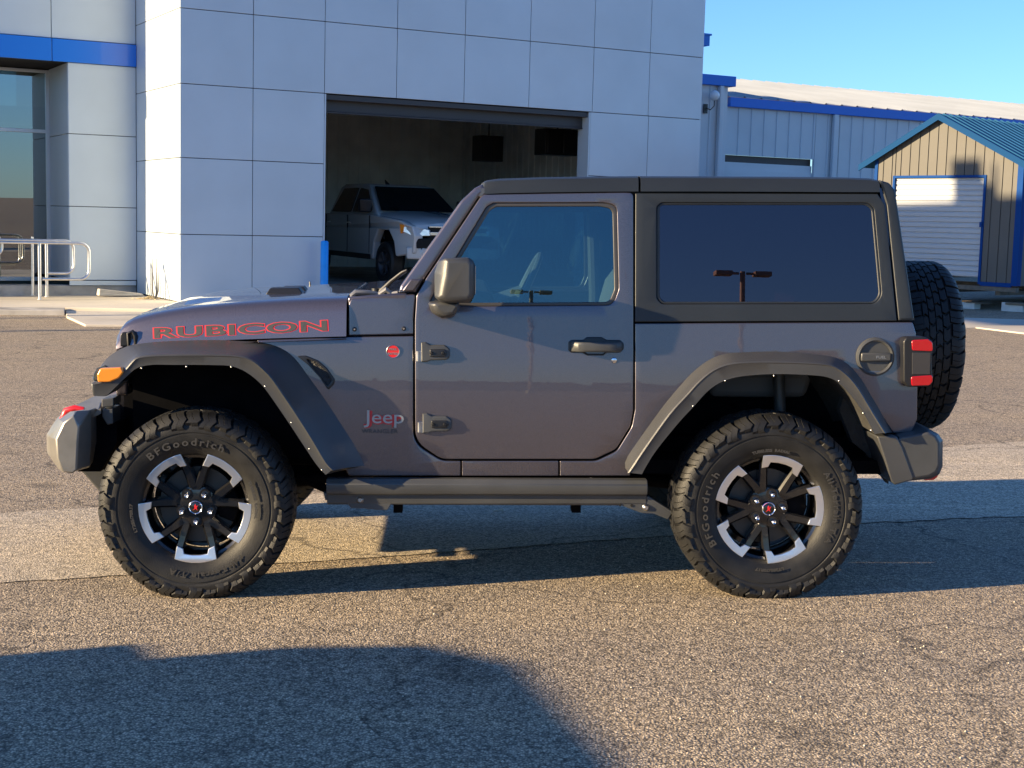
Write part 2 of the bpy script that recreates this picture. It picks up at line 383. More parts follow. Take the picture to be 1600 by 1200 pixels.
def plates(mb, us, zz, v, skip=(), thick=.04):
    for i in range(len(us)-1):
        for j in range(len(zz)-1):
            if (i, j) in skip: continue
            mb.box((us[i]+G/2, v, zz[j]+G/2), (us[i+1]-G/2, v+thick, zz[j+1]-G/2))
# tower front: rows above the bay, then both sides of the bay
plates(clad, ujx, zs[3:], 0)
plates(clad, [0, ujx[1], UL], zs[:4], 0)
plates(clad, [UR, FP(1012, 230)[0], UE], zs[:4], 0)
# tower left side (sunlit)
ug = [0.04, SP(250, 200)[0], pv+.0]
for i in range(2):
    for j in range(len(zs)-1):
        clad.box((-.0, ug[i]+G/2, zs[j]+G/2), (.035, ug[i+1]-G/2, zs[j+1]-G/2))
plates_top = zs[-1]
DEP = 16
back.box((.045, .045, .0), (UL-.001, .35, zs[3])); back.box((UR+.001, .045, 0), (UE-.02, .35, zs[3])); back.box((.045, .045, zs[3]+.001), (UE-.02, .35, plates_top-.02))
back.box((.04, .352, 0), (.3, DEP, plates_top-.02)); back.box((UE-.3, .352, 0), (UE-.02, DEP, plates_top-.02))
back.box((.302, .352, plates_top-.3), (UE-.302, DEP-.01, plates_top-.04))
clad.box((UE-.015, .05, .02), (UE+.02, DEP, plates_top))           # right return
M['clad_b'] = clad_mat('cladding_silver_b', (.525, .595, .65), .38, .15); M['clad_c'] = clad_mat('cladding_silver_c', (.55, .62, .67), .46, .15)
co_ = clad.build('wall_cladding', [M['clad'], M['clad_b'], M['clad_c']], bld, smooth=0, bevel=.004, seg=1, weld=False)
for i, pl in enumerate(co_.data.polygons): pl.material_index = (i//6*7) % 5 % 3
back.build('wall_core', M['gap'], bld, smooth=0, weld=False)
# reveals of the bay
jr = MB(); 
rev = .42
jr.box((UR-.03, .0, FLO), (UR-.002, rev, zs[3]-.01)); jr.build('bay_reveal', M['clad'], bld, smooth=0)
jr = MB(); jr.box((UL+.002, .0, FLO), (UL+.03, rev, zs[3]-.01)); jr.build('bay_reveal', M['clad'], bld, smooth=0)
rd = MB(); zt = zs[3]-.01
rd.box((UL+.03, .05, zt-.10), (UR-.03, .20, zt-.001)); rd.box((UL+.03, .26, zt-.30), (UR-.03, .31, zt-.001))
rd.box((UL+.03, .24, zt-.335), (UR-.03, .33, zt-.302))
rd.build('rolled_door', M['darkmetal'], bld, smooth=0, bevel=.006)
# garage room
rm = MB(); ri = UE-.45; bw = SP(724, 250, ri)[0]; bw = min(max(bw, 8), DEP-.3)
M['ribwall'] = mat('ribbed_liner', (.78, .80, .74), .55, var=.15, vscale=1.5)
for k in range(int((ri-.35)/.3)):
    x = .35+k*.3
    rm.box((x, bw, FLO), (x+.22, bw+.05, plates_top-.4)); rm.box((x+.22, bw+.03, FLO), (x+.3, bw+.05, plates_top-.4))
k = .45
while k < bw:
    rm.box((ri, k, FLO), (ri+.04, k+.22, plates_top-.4)); rm.box((ri+.03, k+.22, FLO), (ri+.05, min(k+.3, bw), plates_top-.4)); k += .3
rm.box((.31, .36, FLO), (.349, bw, plates_top-.4)); rm.box((.31, bw+.06, FLO), (UE-.31, bw+.1, plates_top-.4)); rm.box((ri+.06, .36, FLO), (ri+.1, bw+.05, plates_top-.4))
rm.build('inner_wall', M['ribwall'], bld, smooth=0)
fl = MB(); fl.box((.31, .36, -.1), (UE-.31, bw+.1, FLO)); fl.box((UL+.035, .0, -.1), (UR-.035, .359, FLO)); fl.build('garage_floor', M['concrete2'], bld, smooth=0)
# ----- wing (set back by pv)
WL = FP(-120, 300, pv)[0]
up = [WL, FP(80, 40, pv)[0], -.0]
w_ = MB()
bt, bb = FP(213, 70, pv)[1], FP(213, 105, pv)[1]
plates(w_, up, [bt, bt+dz, bt+2*dz-.2], pv)
jx = FP(107, 250, pv)[0]
zz = [FP(213, 438, pv)[1], FP(213, 325, pv)[1], FP(213, 214, pv)[1], bb]
plates(w_, [jx, -.0], zz, pv)
rec = SP(78, 300, jx)[0]-pv
for j in range(3): w_.box((jx, pv+.042, zz[j]+G/2), (jx+.035, pv+rec, zz[j+1]-G/2))
w_.box((jx+.0, pv-.03, zz[0]-.10), (-.02, pv+.03, zz[0]-.01))
w_.build('wing_cladding', M['clad'], bld, smooth=0, bevel=.004, seg=1, weld=False)
wb = MB(); wb.box((jx+.04, pv+.045, 0), (-.001, pv+.3, bb)); wb.box((WL, pv+.045, bb+.002), (-.001, pv+rec+.4, bt+2*dz-.25)); wb.build('wing_core', M['gap'], bld, smooth=0)
bnd = MB()
for a, b in ((WL, up[1]), (up[1], -.001)): bnd.box((a+G/2, pv-.05, bb), (b-G/2, pv+.04, bt-.01))
bnd.build('blue_band', M['blueband'], bld, smooth=0, bevel=.004)
cb = MB(); cb.box((WL, pv+.02, -.3), (-.0, pv+.5, zz[0]-.105)); cb.build('plinth', M['concrete2'], bld, smooth=0, bevel=.01)
# storefront window
vr = pv+rec
wx = jx; wtop = bb-.02; wbot = zz[0]-.1; mid = FP(60, 205, vr)[1]
wf = MB(); T = .075
wf.box((wx-T, vr-.05, wbot), (wx, vr+.06, wtop)); wf.box((WL, vr-.05, wtop-.06), (wx-T-.001, vr+.06, wtop)); wf.box((WL, vr-.05, wbot), (wx-T-.001, vr+.06, wbot+.08))
wf.box((WL, vr-.05, mid-.035), (wx-T-.001, vr+.06, mid+.035))
wobj = MB(); wobj.box((WL, vr, wbot+.02), (wx-.02, vr+.012, wtop-.02))
wpane = wobj.build('window', M['storeglass'], bld, smooth=0)
wf.build('window_frame', M['frame'], wpane, smooth=0, bevel=.005)
rm2 = MB(); rm2.box((WL, vr+5, -.2), (0, vr+5.1, 4)); rm2.box((WL, vr+.1, -.3), (0, vr+5, .28)); rm2.box((-.1, vr+.42, .28), (0, vr+5, 4)); rm2.box((WL-.1, pv+.05, -.2), (WL, vr+5, bt+2*dz-.3))
rm2.build('showroom_inside', mat('showroom', (.10, .12, .11), .7, var=.3, vscale=1), bld, smooth=0)
# roof-top pieces of the tower
bx = MB(); q = FP(1109, 63, .5); bx.box((UE+.021, .5, q[1]-.12), (q[0], 1.0, q[1]+.10)); bx.box((UE+.021, .48, q[1]+.102), (q[0]+.04, 1.02, q[1]+.14)); bx.build('scupper', M['bluetrim'], bld, smooth=0)

# ----- bollard
bp = FP(507, 400, -.35); BB = BM @ Vector((bp[0], -.35, 0))
o = MB(); zt = FP(507, 376, -.35)[1]
o.lathe([(-.1, .001), (-.1, .075), (zt-.03, .075), (zt-.008, .062), (zt, .03), (zt+.002, .001)], 24, 'z')
ob = o.build('bollard', mat('blue_bollard', (.01, .30, .85), .35, var=.08, vscale=6)); ob.location = BB
tag(ob, 'bright blue bollard at the left edge of the open garage bay', 'bollard')

# ----- walk, kerb, ramp in front of the wing
def slab(name, pix, h0, h1, m, label=None, cat=None, kind=None, bevel=.01):
    pts = [ground(p[0], p[1], h1) for p in pix]
    mb = MB(); mb.loft([[(p.x, p.y, gz(p.x)-.3+h0) for p in pts], [(p.x, p.y, gz(p.x)+h1) for p in pts]])
    o = mb.build(name, m, smooth=0, bevel=bevel)
    return tag(o, label, cat, kind=kind)
slab('pavement', [(-400, 474), (101, 480), (330, 484), (330, 462), (-400, 456)], 0, .085, M['concrete'], kind='structure')
slab('kerb', [(-400, 481), (101, 485), (101, 480.4), (-400, 474.6)], 0, .083, M['concrete2'], kind='structure')
slab('ramp', [(102, 481), (104, 494), (133, 507), (420, 509), (420, 485)], 0, .03, M['concrete'], kind='structure')
slab('apron', [(420, 509), (420, 480), (1105, 512), (1320, 516)], 0, .02, M['concrete'], kind='structure')
slab('slab', [(1300, 512), (1525, 511), (1700, 532), (1900, 552), (1900, 508), (1300, 490)], 0, .02, M['concrete'], kind='structure')

# ----- handrails
def rail(name, px_top, px_low, off, label, loops):
    pass
M['rail_al'] = mat('aluminium_tube', (.72, .70, .68), .28, metal=1, var=.08, vscale=15)
def arcpts(c, r, a0, a1, n=7): return [(c[0]+r*cos(a0+(a1-a0)*k/n), c[1]+r*sin(a0+(a1-a0)*k/n)) for k in range(n+1)]
def handrail(v, pts, post, label, ends, mid=True):
    """tube rail in a plane parallel to the wing wall; pts are pixels"""
    r = empty('handrail', (0, 0, 0), 0, label, 'handrail', 'aluminium handrails of the entrance ramp')
    P = lambda px, py: BM @ Vector((FP(px, py, v)[0], v, FP(px, py, v)[1]))
    x0, yT, x1, yB = pts
    tr = FP(x1-24, yT, v); tl = (FP(x0, 380, v)[0], tr[1]); tr = (FP(x1, yT, v)[0], tr[1]); bz = FP(x1-20, yB, v)[1]
    rad = min(.16, (tr[1]-bz)*.45)
    path = [(tl[0], tl[1]), (tr[0]-rad, tl[1])] + arcpts((tr[0]-rad, tl[1]-rad), rad, pi/2, 0)[1:] + arcpts((tr[0]-rad, bz+rad), rad, 0, -pi/2) + [(FP(ends, yB, v)[0], bz)]
    m = MB(); m.tube([BM @ Vector((a, v, b)) for a, b in path], .027, 12); m.build('rail', M['rail_al'], r)
    for i, pxx in enumerate(post):
        a = FP(pxx, 430, v)[0]; wv = BM @ Vector((a, v, 0)); base = gz(wv.x)+.10
        m = MB(); m.tube([(wv.x, wv.y, base), (wv.x, wv.y, tl[1]-.01)], .029, 12); m.lathe([(0, .001), (0, .05), (.012, .05), (.014, .001)], 16, 'z', (wv.x, wv.y, base)); m.build('post', M['rail_al'], r)
vb = BI @ ground(60, 477); 
handrail(vb.y, (-260, 380, 139, 436), (62,), 'aluminium handrail with the wide bottom loop, nearest the kerb', 66)
handrail(vb.y+.9, (-260, 376, 115, 427), (73,), 'aluminium handrail with the narrower loop, behind the near one', 72)
handrail(vb.y+1.5, (-300, 368, 3, 400), (51, -60), 'aluminium handrail farthest back, cut off by the left picture edge', -40)

# ----- things at the tower foot
p = BM @ Vector((-.05, SP(225, 470)[0], 0)); 
m = MB(); m.loft([[(-.5, -.12, 0), (.35, -.16, 0), (.35, .16, 0), (-.5, .12, 0)], [(-.48, -.10, .13), (.33, -.14, .04), (.33, .14, .04), (-.48, .10, .13)]])
o = m.build('splash_block', M['concrete'], smooth=0, bevel=.012); o.location = (p.x-.25, p.y-.35, gz(p.x)+.10); o.rotation_euler = (0, 0, BETA)
tag(o, 'sloping concrete splash block in the corner between wing and tower', 'splash block')
p = BM @ Vector((-.10, SP(250, 470)[0], 0)); z0 = gz(p.x)+.05
m = MB()
for a, b, h in ((-.035, -.02, .80), (.03, .02, .80), (.06, .015, .55)):
    m.tube([(a*.2, 0, 0), (a, b, .18), (a*1.05, b, h)], [.012, .014, .004], 6)
o = m.build('stake', mat('grey_wood', (.16, .14, .12), .8)); o.location = (p.x, p.y, z0)
tag(o, 'thin dark forked stake leaning against the cream tower side wall', 'stake')
m = MB()
for k in range(150):
    a = random.gauss(0, .22); b = random.gauss(0, .10); t = random.uniform(0, pi); l = random.uniform(.03, .10); z = random.uniform(0, .09)*max(0, 1-abs(a)/.5)
    m.tube([(a, b, z), (a+l*cos(t), b+l*sin(t), z+random.uniform(-.0, .03))], random.uniform(.004, .012), 4)
o = m.build('debris', mat('dry_straw', (.55, .42, .22), .8, var=.3, vscale=20), smooth=0, weld=False); o.location = (p.x-.1, p.y-.15, z0-.02)
tag(o, 'dry straw and grit gathered at the tower foot', 'debris', kind='stuff')
# ----- boxes hanging in the bay
for (a, b, c, d, vv, lab) in ((853, 200, 902, 244, 2.6, 'black heater hung high beside the right jamb of the garage bay'), (753, 211, 786, 253, 5.5, 'small black speaker box hung deeper inside the garage bay')):
    x0, z1 = FP(a, b, vv); x1, z0 = FP(c, d, vv)
    m = MB(); m.box((x0, vv, z0), (x1, vv+.5, z1)); m.box((x0+.05, vv-.03, z0+.05), (x0+(x1-x0)*.45, vv-.002, z1-.05)); m.box((x0+(x1-x0)*.55, vv-.03, z0+.05), (x1-.05, vv-.002, z1-.05))
    m.tube([((x0+x1)/2, vv+.2, z1), ((x0+x1)/2, vv+.2, plates_top-.35)], .02, 6)
    o = m.build('heater' if vv < 4 else 'speaker', M['blackplastic'], smooth=30, bevel=.015); o.matrix_world = BM
    tag(o, lab, 'heater' if vv < 4 else 'speaker')

# ================================================================== WAREHOUSE on the right
M['whitemetal'] = mat('white_ribbed_steel', (.62, .64, .66), .45, var=.06, vscale=.8)
M['roofmetal'] = mat('roof_sheet', (.30, .325, .35), .5, var=.10, vscale=.5)
wh = empty('warehouse', BM @ Vector((UE, 6, 0)), BETA, 'long white ribbed metal warehouse with blue eave trim behind the shed', 'building')
wh_off = Vector((UE, 6, 0))
def L2(mb): bmesh.ops.translate(mb.bm, vec=-wh_off, verts=mb.bm.verts); return mb
v0 = 7.5; a0 = FP(1137, 220, v0)[0]; ze = FP(1300, 165, v0)[1]; zd = FP(1300, 179, v0)[1]; aE = a0+34
def ribs(mb, ua, ub, v, za, zb, step=.46, d=.03):
    x = ua
    mb.box((ua, v+d, za), (ub, v+d+.05, zb))
    while x+.05 < ub:
        mb.vf([(x, v+d-.001, za), (x+.02, v, za), (x+.06, v, za), (x+.08, v+d-.001, za), (x, v+d-.001, zb), (x+.02, v, zb), (x+.06, v, zb), (x+.08, v+d-.001, zb)], [(0, 1, 5, 4), (1, 2, 6, 5), (2, 3, 7, 6)]); x += step
dl, zdo = FP(1131, 245, v0)[0], FP(1200, 245, v0)[1]; dr = FP(1272, 250, v0)[0]
m = MB(); ribs(m, a0-2, dl, v0, 0, zd+.1); ribs(m, dl, dr, v0, zdo, zd+.1); ribs(m, dr, aE, v0, 0, zd+.1)
L2(m).build('wall', M['whitemetal'], wh, smooth=0, weld=False)
m = MB(); m.box((a0-.05, v0-.12, zd), (aE, v0+.02, ze)); L2(m).build('eave_trim', M['bluetrim'], wh, smooth=0, bevel=.01)
zr = 0
yy = FP(1300, 137, v0+11); 
m = MB(); m.vf([(a0-1.5, v0-.1, ze+.01), (aE, v0-.1, ze+.01), (aE, v0+11, yy[1]), (a0-1.5, v0+11, yy[1]), (a0-1.5, v0+22, ze), (aE, v0+22, ze)], [(0, 1, 2, 3), (3, 2, 5, 4)])
x = a0-1.4
while x < aE:
    m.vf([(x, v0-.1, ze+.012), (x+.06, v0-.1, ze+.05), (x+.12, v0-.1, ze+.012), (x, v0+11, yy[1]+.002), (x+.06, v0+11, yy[1]+.04), (x+.12, v0+11, yy[1]+.002)], [(0, 1, 4, 3), (1, 2, 5, 4)]); x += .6
L2(m).build('roof', M['roofmetal'], wh, smooth=0, weld=False)
m = MB(); m.box((dl, v0+.10, 0), (dr, v0+.15, zdo-.20))
z = .1
while z+.4 < zdo-.18: m.box((dl, v0+.07, z), (dr, v0+.099, z+.36)); z += .4
L2(m).build('overhead_door', M['whitemetal'], wh, smooth=0)
m = MB(); m.box((dl, v0+.16, 0), (dr, v0+.2, zdo)); L2(m).build('door_top_shade', M['darkmetal'], wh, smooth=0)  # dark sheet stands in for the shaded recess above the door
# downpipe on the wall
xd = FP(1302, 220, v0)[0]; m = MB(); m.box((xd-.09, v0-.12, .1), (xd+.09, v0-.0, zd)); L2(m).build('downpipe', M['whitemetal'], wh, smooth=0, bevel=.02)
# link block next to the tower
v1 = 3.0; c0, c1 = UE+.03, FP(1136, 200, v1)[0]; zl = FP(1120, 134, v1)[1]; zt2 = FP(1120, 118, v1)[1]
lk = empty('annex', BM @ Vector((UE, 3, 0)), BETA, 'narrow white annex with a short blue fascia squeezed beside the tower', 'building')
def L3(mb): bmesh.ops.translate(mb.bm, vec=-Vector((UE, 3, 0)), verts=mb.bm.verts); return mb
m = MB(); ribs(m, c0, c1, v1, 0, zl+.05, .3); m.box((c1-.06, v1+.1, 0), (c1, v0+1, zl)); L3(m).build('wall', M['whitemetal'], lk, smooth=0, weld=False)
m = MB(); m.box((c0, v1-.12, zl), (c1+.13, v0+.5, zt2)); L3(m).build('fascia', M['bluetrim'], lk, smooth=0, bevel=.01)
pd = FP(1122, 200, v1)[0]; m = MB(); m.box((pd-.06, v1-.12, .1), (pd+.06, v1-.0, zl-.001)); L3(m).build('downpipe', M['whitemetal'], lk, smooth=0, bevel=.02)
lp = FP(1108, 150, v1); m = MB()
m.tube([(lp[0]-.1, v1, lp[1]-.28), (lp[0]-.05, v1-.14, lp[1]-.34), (lp[0], v1-.22, lp[1]-.25), (lp[0], v1-.22, lp[1]-.06)], .012, 8); m.box((lp[0]-.16, v1-.03, lp[1]-.42), (lp[0]-.05, v1, lp[1]-.2))
o = empty('wall_lamp', BM @ Vector((lp[0], v1, lp[1])), 0, 'round white globe lamp on a curled bracket beside the tower edge', 'lamp')
b = m.build('bracket', M['blackplastic'], None); b.matrix_world = BM; b.parent = o; b.matrix_parent_inverse = Matrix.Translation(BM @ Vector((lp[0], v1, lp[1]))).inverted()
m = MB(); m.lathe([(.125*cos(t), max(.125*sin(t), .0005)) for t in [pi*k/12 for k in range(13)]], 20, 'z'); gl = m.build('globe', mat('white_globe', (.8, .8, .8), .2), o); gl.location = BM.to_3x3() @ Vector((0, -.22, 0))

# ================================================================== SHED
A = radians(50)
sv = Vector((cos(A), -sin(A), 0)); sn = Vector((-sin(A), -cos(A), 0)); sb = Vector((sin(A), cos(A), 0))
sp0 = ground(1500, 482); sp0.z = gz(sp0.x)
SM = Matrix(((sv.x, sb.x, 0, sp0.x), (sv.y, sb.y, 0, sp0.y), (0, 0, 1, 0), (0, 0, 0, 1))); SI = SM.inverted()
def HP(px, py, dpt=0):
    p = SI @ hit(px, py, sp0 + sb*dpt, sn); return p.x, p.z
M['tan'] = mat('tan_siding', (.092, .088, .080), .65, var=.06, vscale=2)
M['shedroof'] = mat('blue_roof_sheet', (.03, .13, .24), .5, metal=.1, var=.08, vscale=2)
M['rollup'] = mat('rollup_white', (.42, .44, .46), .45)
sh = empty('storage_shed', sp0, -A, 'tan portable storage shed with blue metal roof and white roll-up door', 'shed')
xL, xR = HP(1366, 300)[0], HP(1591, 400)[0]; zB = HP(1560, 458)[1]; xA, zA = HP(1472, 196); zEl = HP(1366, 262)[1]; zEr = HP(1591, 268)[1]
dL, dR, dT, dB = HP(1398, 300)[0], HP(1537, 300)[0], HP(1470, 290)[1], HP(1530, 446)[1]
DS = 6.0
zE = (zEl+zEr)/2
xR2 = 2*xA-xL if False else xR
m = MB()
def ztop(x): return zEl+(zA-zEl)*(x-xL)/(xA-xL) if x < xA else zA+(zEr-zA)*(x-xA)/(xR-xA)
x = xL; st = .105*2
while x < xR-.01:
    xe = min(x+st, xR)
    for (a, b) in (((x, min(xe, dL)), (max(x, dR), xe), (max(x, dL), min(xe, dR)))):
        if b-a < .004: continue
        zlow = dT if (a >= dL-.001 and b <= dR+.001) else zB
        for (c, d, off) in ((a, max(a, b-.022), 0), (max(a, b-.022), b, .018)):
            if d-c < .002: continue
            m.vf([(c, off, zlow), (d, off, zlow), (d, off, ztop(d)), (c, off, ztop(c)), (c, .05, zlow), (d, .05, zlow), (d, .05, ztop(d)), (c, .05, ztop(c))], [(0, 1, 2, 3), (4, 7, 6, 5), (0, 4, 5, 1), (3, 2, 6, 7), (0, 3, 7, 4), (1, 5, 6, 2)])
    x = xe
m.box((xL, .052, zB), (xL+.05, DS, zEl)); m.box((xR-.05, .052, zB), (xR, DS, zEr)); m.box((xL+.051, DS-.05, zB), (xR-.051, DS, zE))
m.build('wall', M['tan'], sh, smooth=0, weld=False)
m = MB(); z = dB
m.box((dL, .06, dB), (dR, .08, dT))
while z < dT-.01:
    z2 = min(z+.105, dT); zm = (z+z2)/2
    m.vf([(dL, .05, z), (dR, .05, z), (dR, .028, z+.02), (dL, .028, z+.02), (dR, .028, z2-.03), (dL, .028, z2-.03), (dR, .05, z2), (dL, .05, z2)], [(0, 1, 2, 3), (3, 2, 4, 5), (5, 4, 6, 7)]); z = z2
m.build('rollup_door', M['rollup'], sh, smooth=0, weld=False)
m = MB(); m.box((dL-.05, -.02, zB), (dL, .03, dT+.05)); m.box((dR, -.02, zB), (dR+.05, .03, dT+.05)); m.box((dL, -.02, dT), (dR, .03, dT+.05))
m.box((xR-.11, -.022, zB), (xR+.012, .03, zEr)); m.box((xL, -.022, zB), (xL+.07, .03, zEl)); m.box((dR+.051, -.02, zB-.03), (xR-.11, .03, zB+.05)); m.box((xR-.02, .032, zB), (xR+.014, .12, zEr))
for z in (.5,): m.box((dR-.02, -.05, zB+1.1), (dR+.03, -.02, zB+1.2))
m.build('trim', mat('navy_trim', (.002, .045, .20), .7, spec=.15), sh, smooth=0, weld=False)
oh = .32; fr = .12
m = MB()
xl2 = xL-oh; zl2 = zEl-(zA-zEl)/(xA-xL)*oh; xr2 = xR+oh; zr2 = zEr-(zA-zEr)/(xR-xA)*oh
for (xa, za, xb, zb) in ((xl2, zl2, xA, zA), (xA, zA, xr2, zr2)):
    m.vf([(xa, -fr, za+.02), (xb, -fr, zb+.02), (xb, DS+.1, zb+.02), (xa, DS+.1, za+.02), (xa, -fr, za+.06), (xb, -fr, zb+.06), (xb, DS+.1, zb+.06), (xa, DS+.1, za+.06)], [(0, 1, 2, 3), (4, 7, 6, 5), (0, 4, 5, 1), (3, 2, 6, 7), (0, 3, 7, 4), (1, 5, 6, 2)])
    k = -fr+.12
    while k < DS:
        m.vf([(xa, k, za+.062), (xa, k+.03, za+.09), (xa, k+.06, za+.062), (xb, k, zb+.062), (xb, k+.03, zb+.09), (xb, k+.06, zb+.062)], [(0, 1, 4, 3), (1, 2, 5, 4)]); k += .23
m.build('roof', M['shedroof'], sh, smooth=0, weld=False)
m = MB()
for (xa, za, xb, zb) in ((xl2, zl2, xA, zA), (xA, zA, xr2, zr2)):
    m.vf([(xa, -fr-.03, za-.05), (xb, -fr-.03, zb-.05), (xb, -fr-.03, zb+.08), (xa, -fr-.03, za+.08), (xa, -fr, za-.05), (xb, -fr, zb-.05), (xb, -fr, zb+.08), (xa, -fr, za+.08)], [(0, 1, 2, 3), (4, 7, 6, 5), (0, 4, 5, 1), (3, 2, 6, 7), (0, 3, 7, 4), (1, 5, 6, 2)])
m.build('roof_trim', mat('shed_trim', (.002, .045, .14), .75, spec=.15), sh, smooth=0, weld=False)
m = MB(); m.box((xL, .0, zB-.12), (xR, .1, zB-.035)); m.box((xL, 1.5, zB-.12), (xR, 1.6, zB-.02)); m.box((xL, DS-.15, zB-.12), (xR, DS, zB-.02))
for x in (xL+.3, (xL+xR)/2, xR-.5): m.box((x, .101, zB-.2), (x+.1, DS, zB-.121))
m.build('skid', mat('old_timber', (.14, .115, .09), .85, var=.3, vscale=8), sh, smooth=0)
for (pa, pb, lab) in ((1499, 1521, 'pale concrete block under the shed, under the roll-up door'), (1563, 1597, 'pale concrete block under the shed, beside the blue corner post')):
    xa, xb = HP(pa, 478)[0], HP(pb, 478)[0]; zt_ = HP(pa, 472)[1]
    m = MB(); m.box((xa, .03, -.02), (xb, .25, max(.2, zt_))); 
    o = m.build('concrete_block', mat('block', (.55, .53, .49), .85, var=.1, vscale=6), smooth=0, bevel=.012); o.matrix_world = SM
    tag(o, lab, 'concrete block', 'blocks carrying the shed')
    m = MB(); m.box((xa+.1, .0, max(.2, zt_)+.002), (xb+.2, .3, zB-.21)); o = m.build('timber_shim', mat('shim', (.16, .12, .08), .85), smooth=0); o.matrix_world = SM
    tag(o, 'dark timber packing on the ' + ('concrete block under the roll-up door' if pa < 1550 else 'concrete block beside the blue corner post'), 'timber', 'timber packing under the shed')

# ================================================================== THE OFF-ROADER
suv = empty('suv', (0, 0, 0), 0, 'dark metallic grey two-door off-road SUV with black hardtop, parked side-on on the asphalt', 'SUV')
suv.matrix_world = CARM
CY = .94                                   # centre plane; near side is y = 0
def ys(x, z):                              # body side
    if z < .6: return .150 + .05*(z-.6)**2
    if z < 1.1: return .150 + .10*(z-.6)**2
    return .175 + .085*(z-1.1)
def both(name, fn):                        # build near then mirrored far part
    return fn(None), fn(CY)
def mirY(mb): 
    for v in mb.bm.verts: v.co.y = 2*CY-v.co.y
    return mb
# ---- wheels
RT = .413
def tyre_mesh(flat):
    m = MB(); W = .285
    half = [(.050, .222), (.022, .240), (.008, .275), (.002, .305), (.001, .318), (.004, .319), (.004, .325), (.001, .328), (.0, .338), (.006, .365), (.020, .386), (.045, .397), (.142, .401)]
    prof = half + [(W-a, r) for a, r in reversed(half[:-1])] 
    m.lathe(prof, 120, 'y', close=True); nf0 = len(m.bm.faces)
    NB = 38; dth = 2*pi/NB
    def block(rows, t0, t1, zig, sink):
        vs = []; n = len(rows)
        for (y, r), zz in zip(rows, zig):
            for t in (t0+zz, t1+zz): vs.append((r*cos(t), y, r*sin(t)))
        for (y, r), zz in zip(rows, zig):
            for t in (t0+zz-.006, t1+zz+.006): vs.append(((r-sink)*cos(t), y+(0 if y > .03 else .010), (r-sink)*sin(t)))
        fs = []
        for i in range(n-1): fs.append((2*i, 2*i+1, 2*i+3, 2*i+2))
        o = 2*n
        for i in range(n-1):
            fs.append((2*i, 2*i+2, o+2*i+2, o+2*i)); fs.append((2*i+1, o+2*i+1, o+2*i+3, 2*i+3))
        fs.append((0, o, o+1, 1)); fs.append((2*n-2, 2*n-1, o+2*n-1, o+2*n-2)); m.vf(vs, fs)
    for k in range(NB):
        t = k*dth; j = random.uniform(-.004, .004)
        for side in (0, 1):
            F = (lambda y: y) if side == 0 else (lambda y: W-y)
            t_ = t + (dth*.5 if side else 0)+j
            if k % 2 == 0:
                rows = [(.078, .4130), (.044, .4115), (.022, .4015), (.004, .385), (-.003, .367), (-.006, .354), (-.002, .341)]; zg = [0, .016, .006, -.022, .014, .030, .004]
            else:
                rows = [(.070, .4130), (.040, .4115), (.017, .3985), (.002, .384), (-.004, .371), (-.001, .360)]; zg = [.0, .016, .004, -.022, .016, .010]
            block([(F(y), r) for y, r in rows], t_+.009, t_+dth*.50, zg, .015); block([(F(y), r-.0015) for y, r in rows[:-1]], t_+dth*.535, t_+dth*.86, zg[:-1], .015)
        for a, b, o, zg in ((.083, .113, .3, (0, .03, .012)), (.119, .146, .75, (.012, -.02, .0)), (.152, .178, .1, (0, .03, .0)), (.183, .206, .55, (.02, -.01, .012))):
            block([(a, .4125), ((a+b)/2, .4133), (b, .4125)], t+o*dth, t+(o+.78)*dth, zg, .012)
    bm = m.bm; bm.faces.ensure_lookup_table()
    for i, f in enumerate(bm.faces): f.material_index = 0 if i < nf0 else (1 if abs(sum(v.co.y for v in f.verts)/len(f.verts)-W/2) < .115 else 0)
    if flat:
        for v in bm.verts:
            if v.co.z < -.388:
                v.co.z = -.388 + (v.co.z+.388)*.02
            if v.co.z < -.30:
                k = ((-v.co.z-.30)/.088); v.co.y += (-1 if v.co.y < W/2 else 1)*.007*k*(abs(v.co.y-W/2)/(W/2))**2
    return m
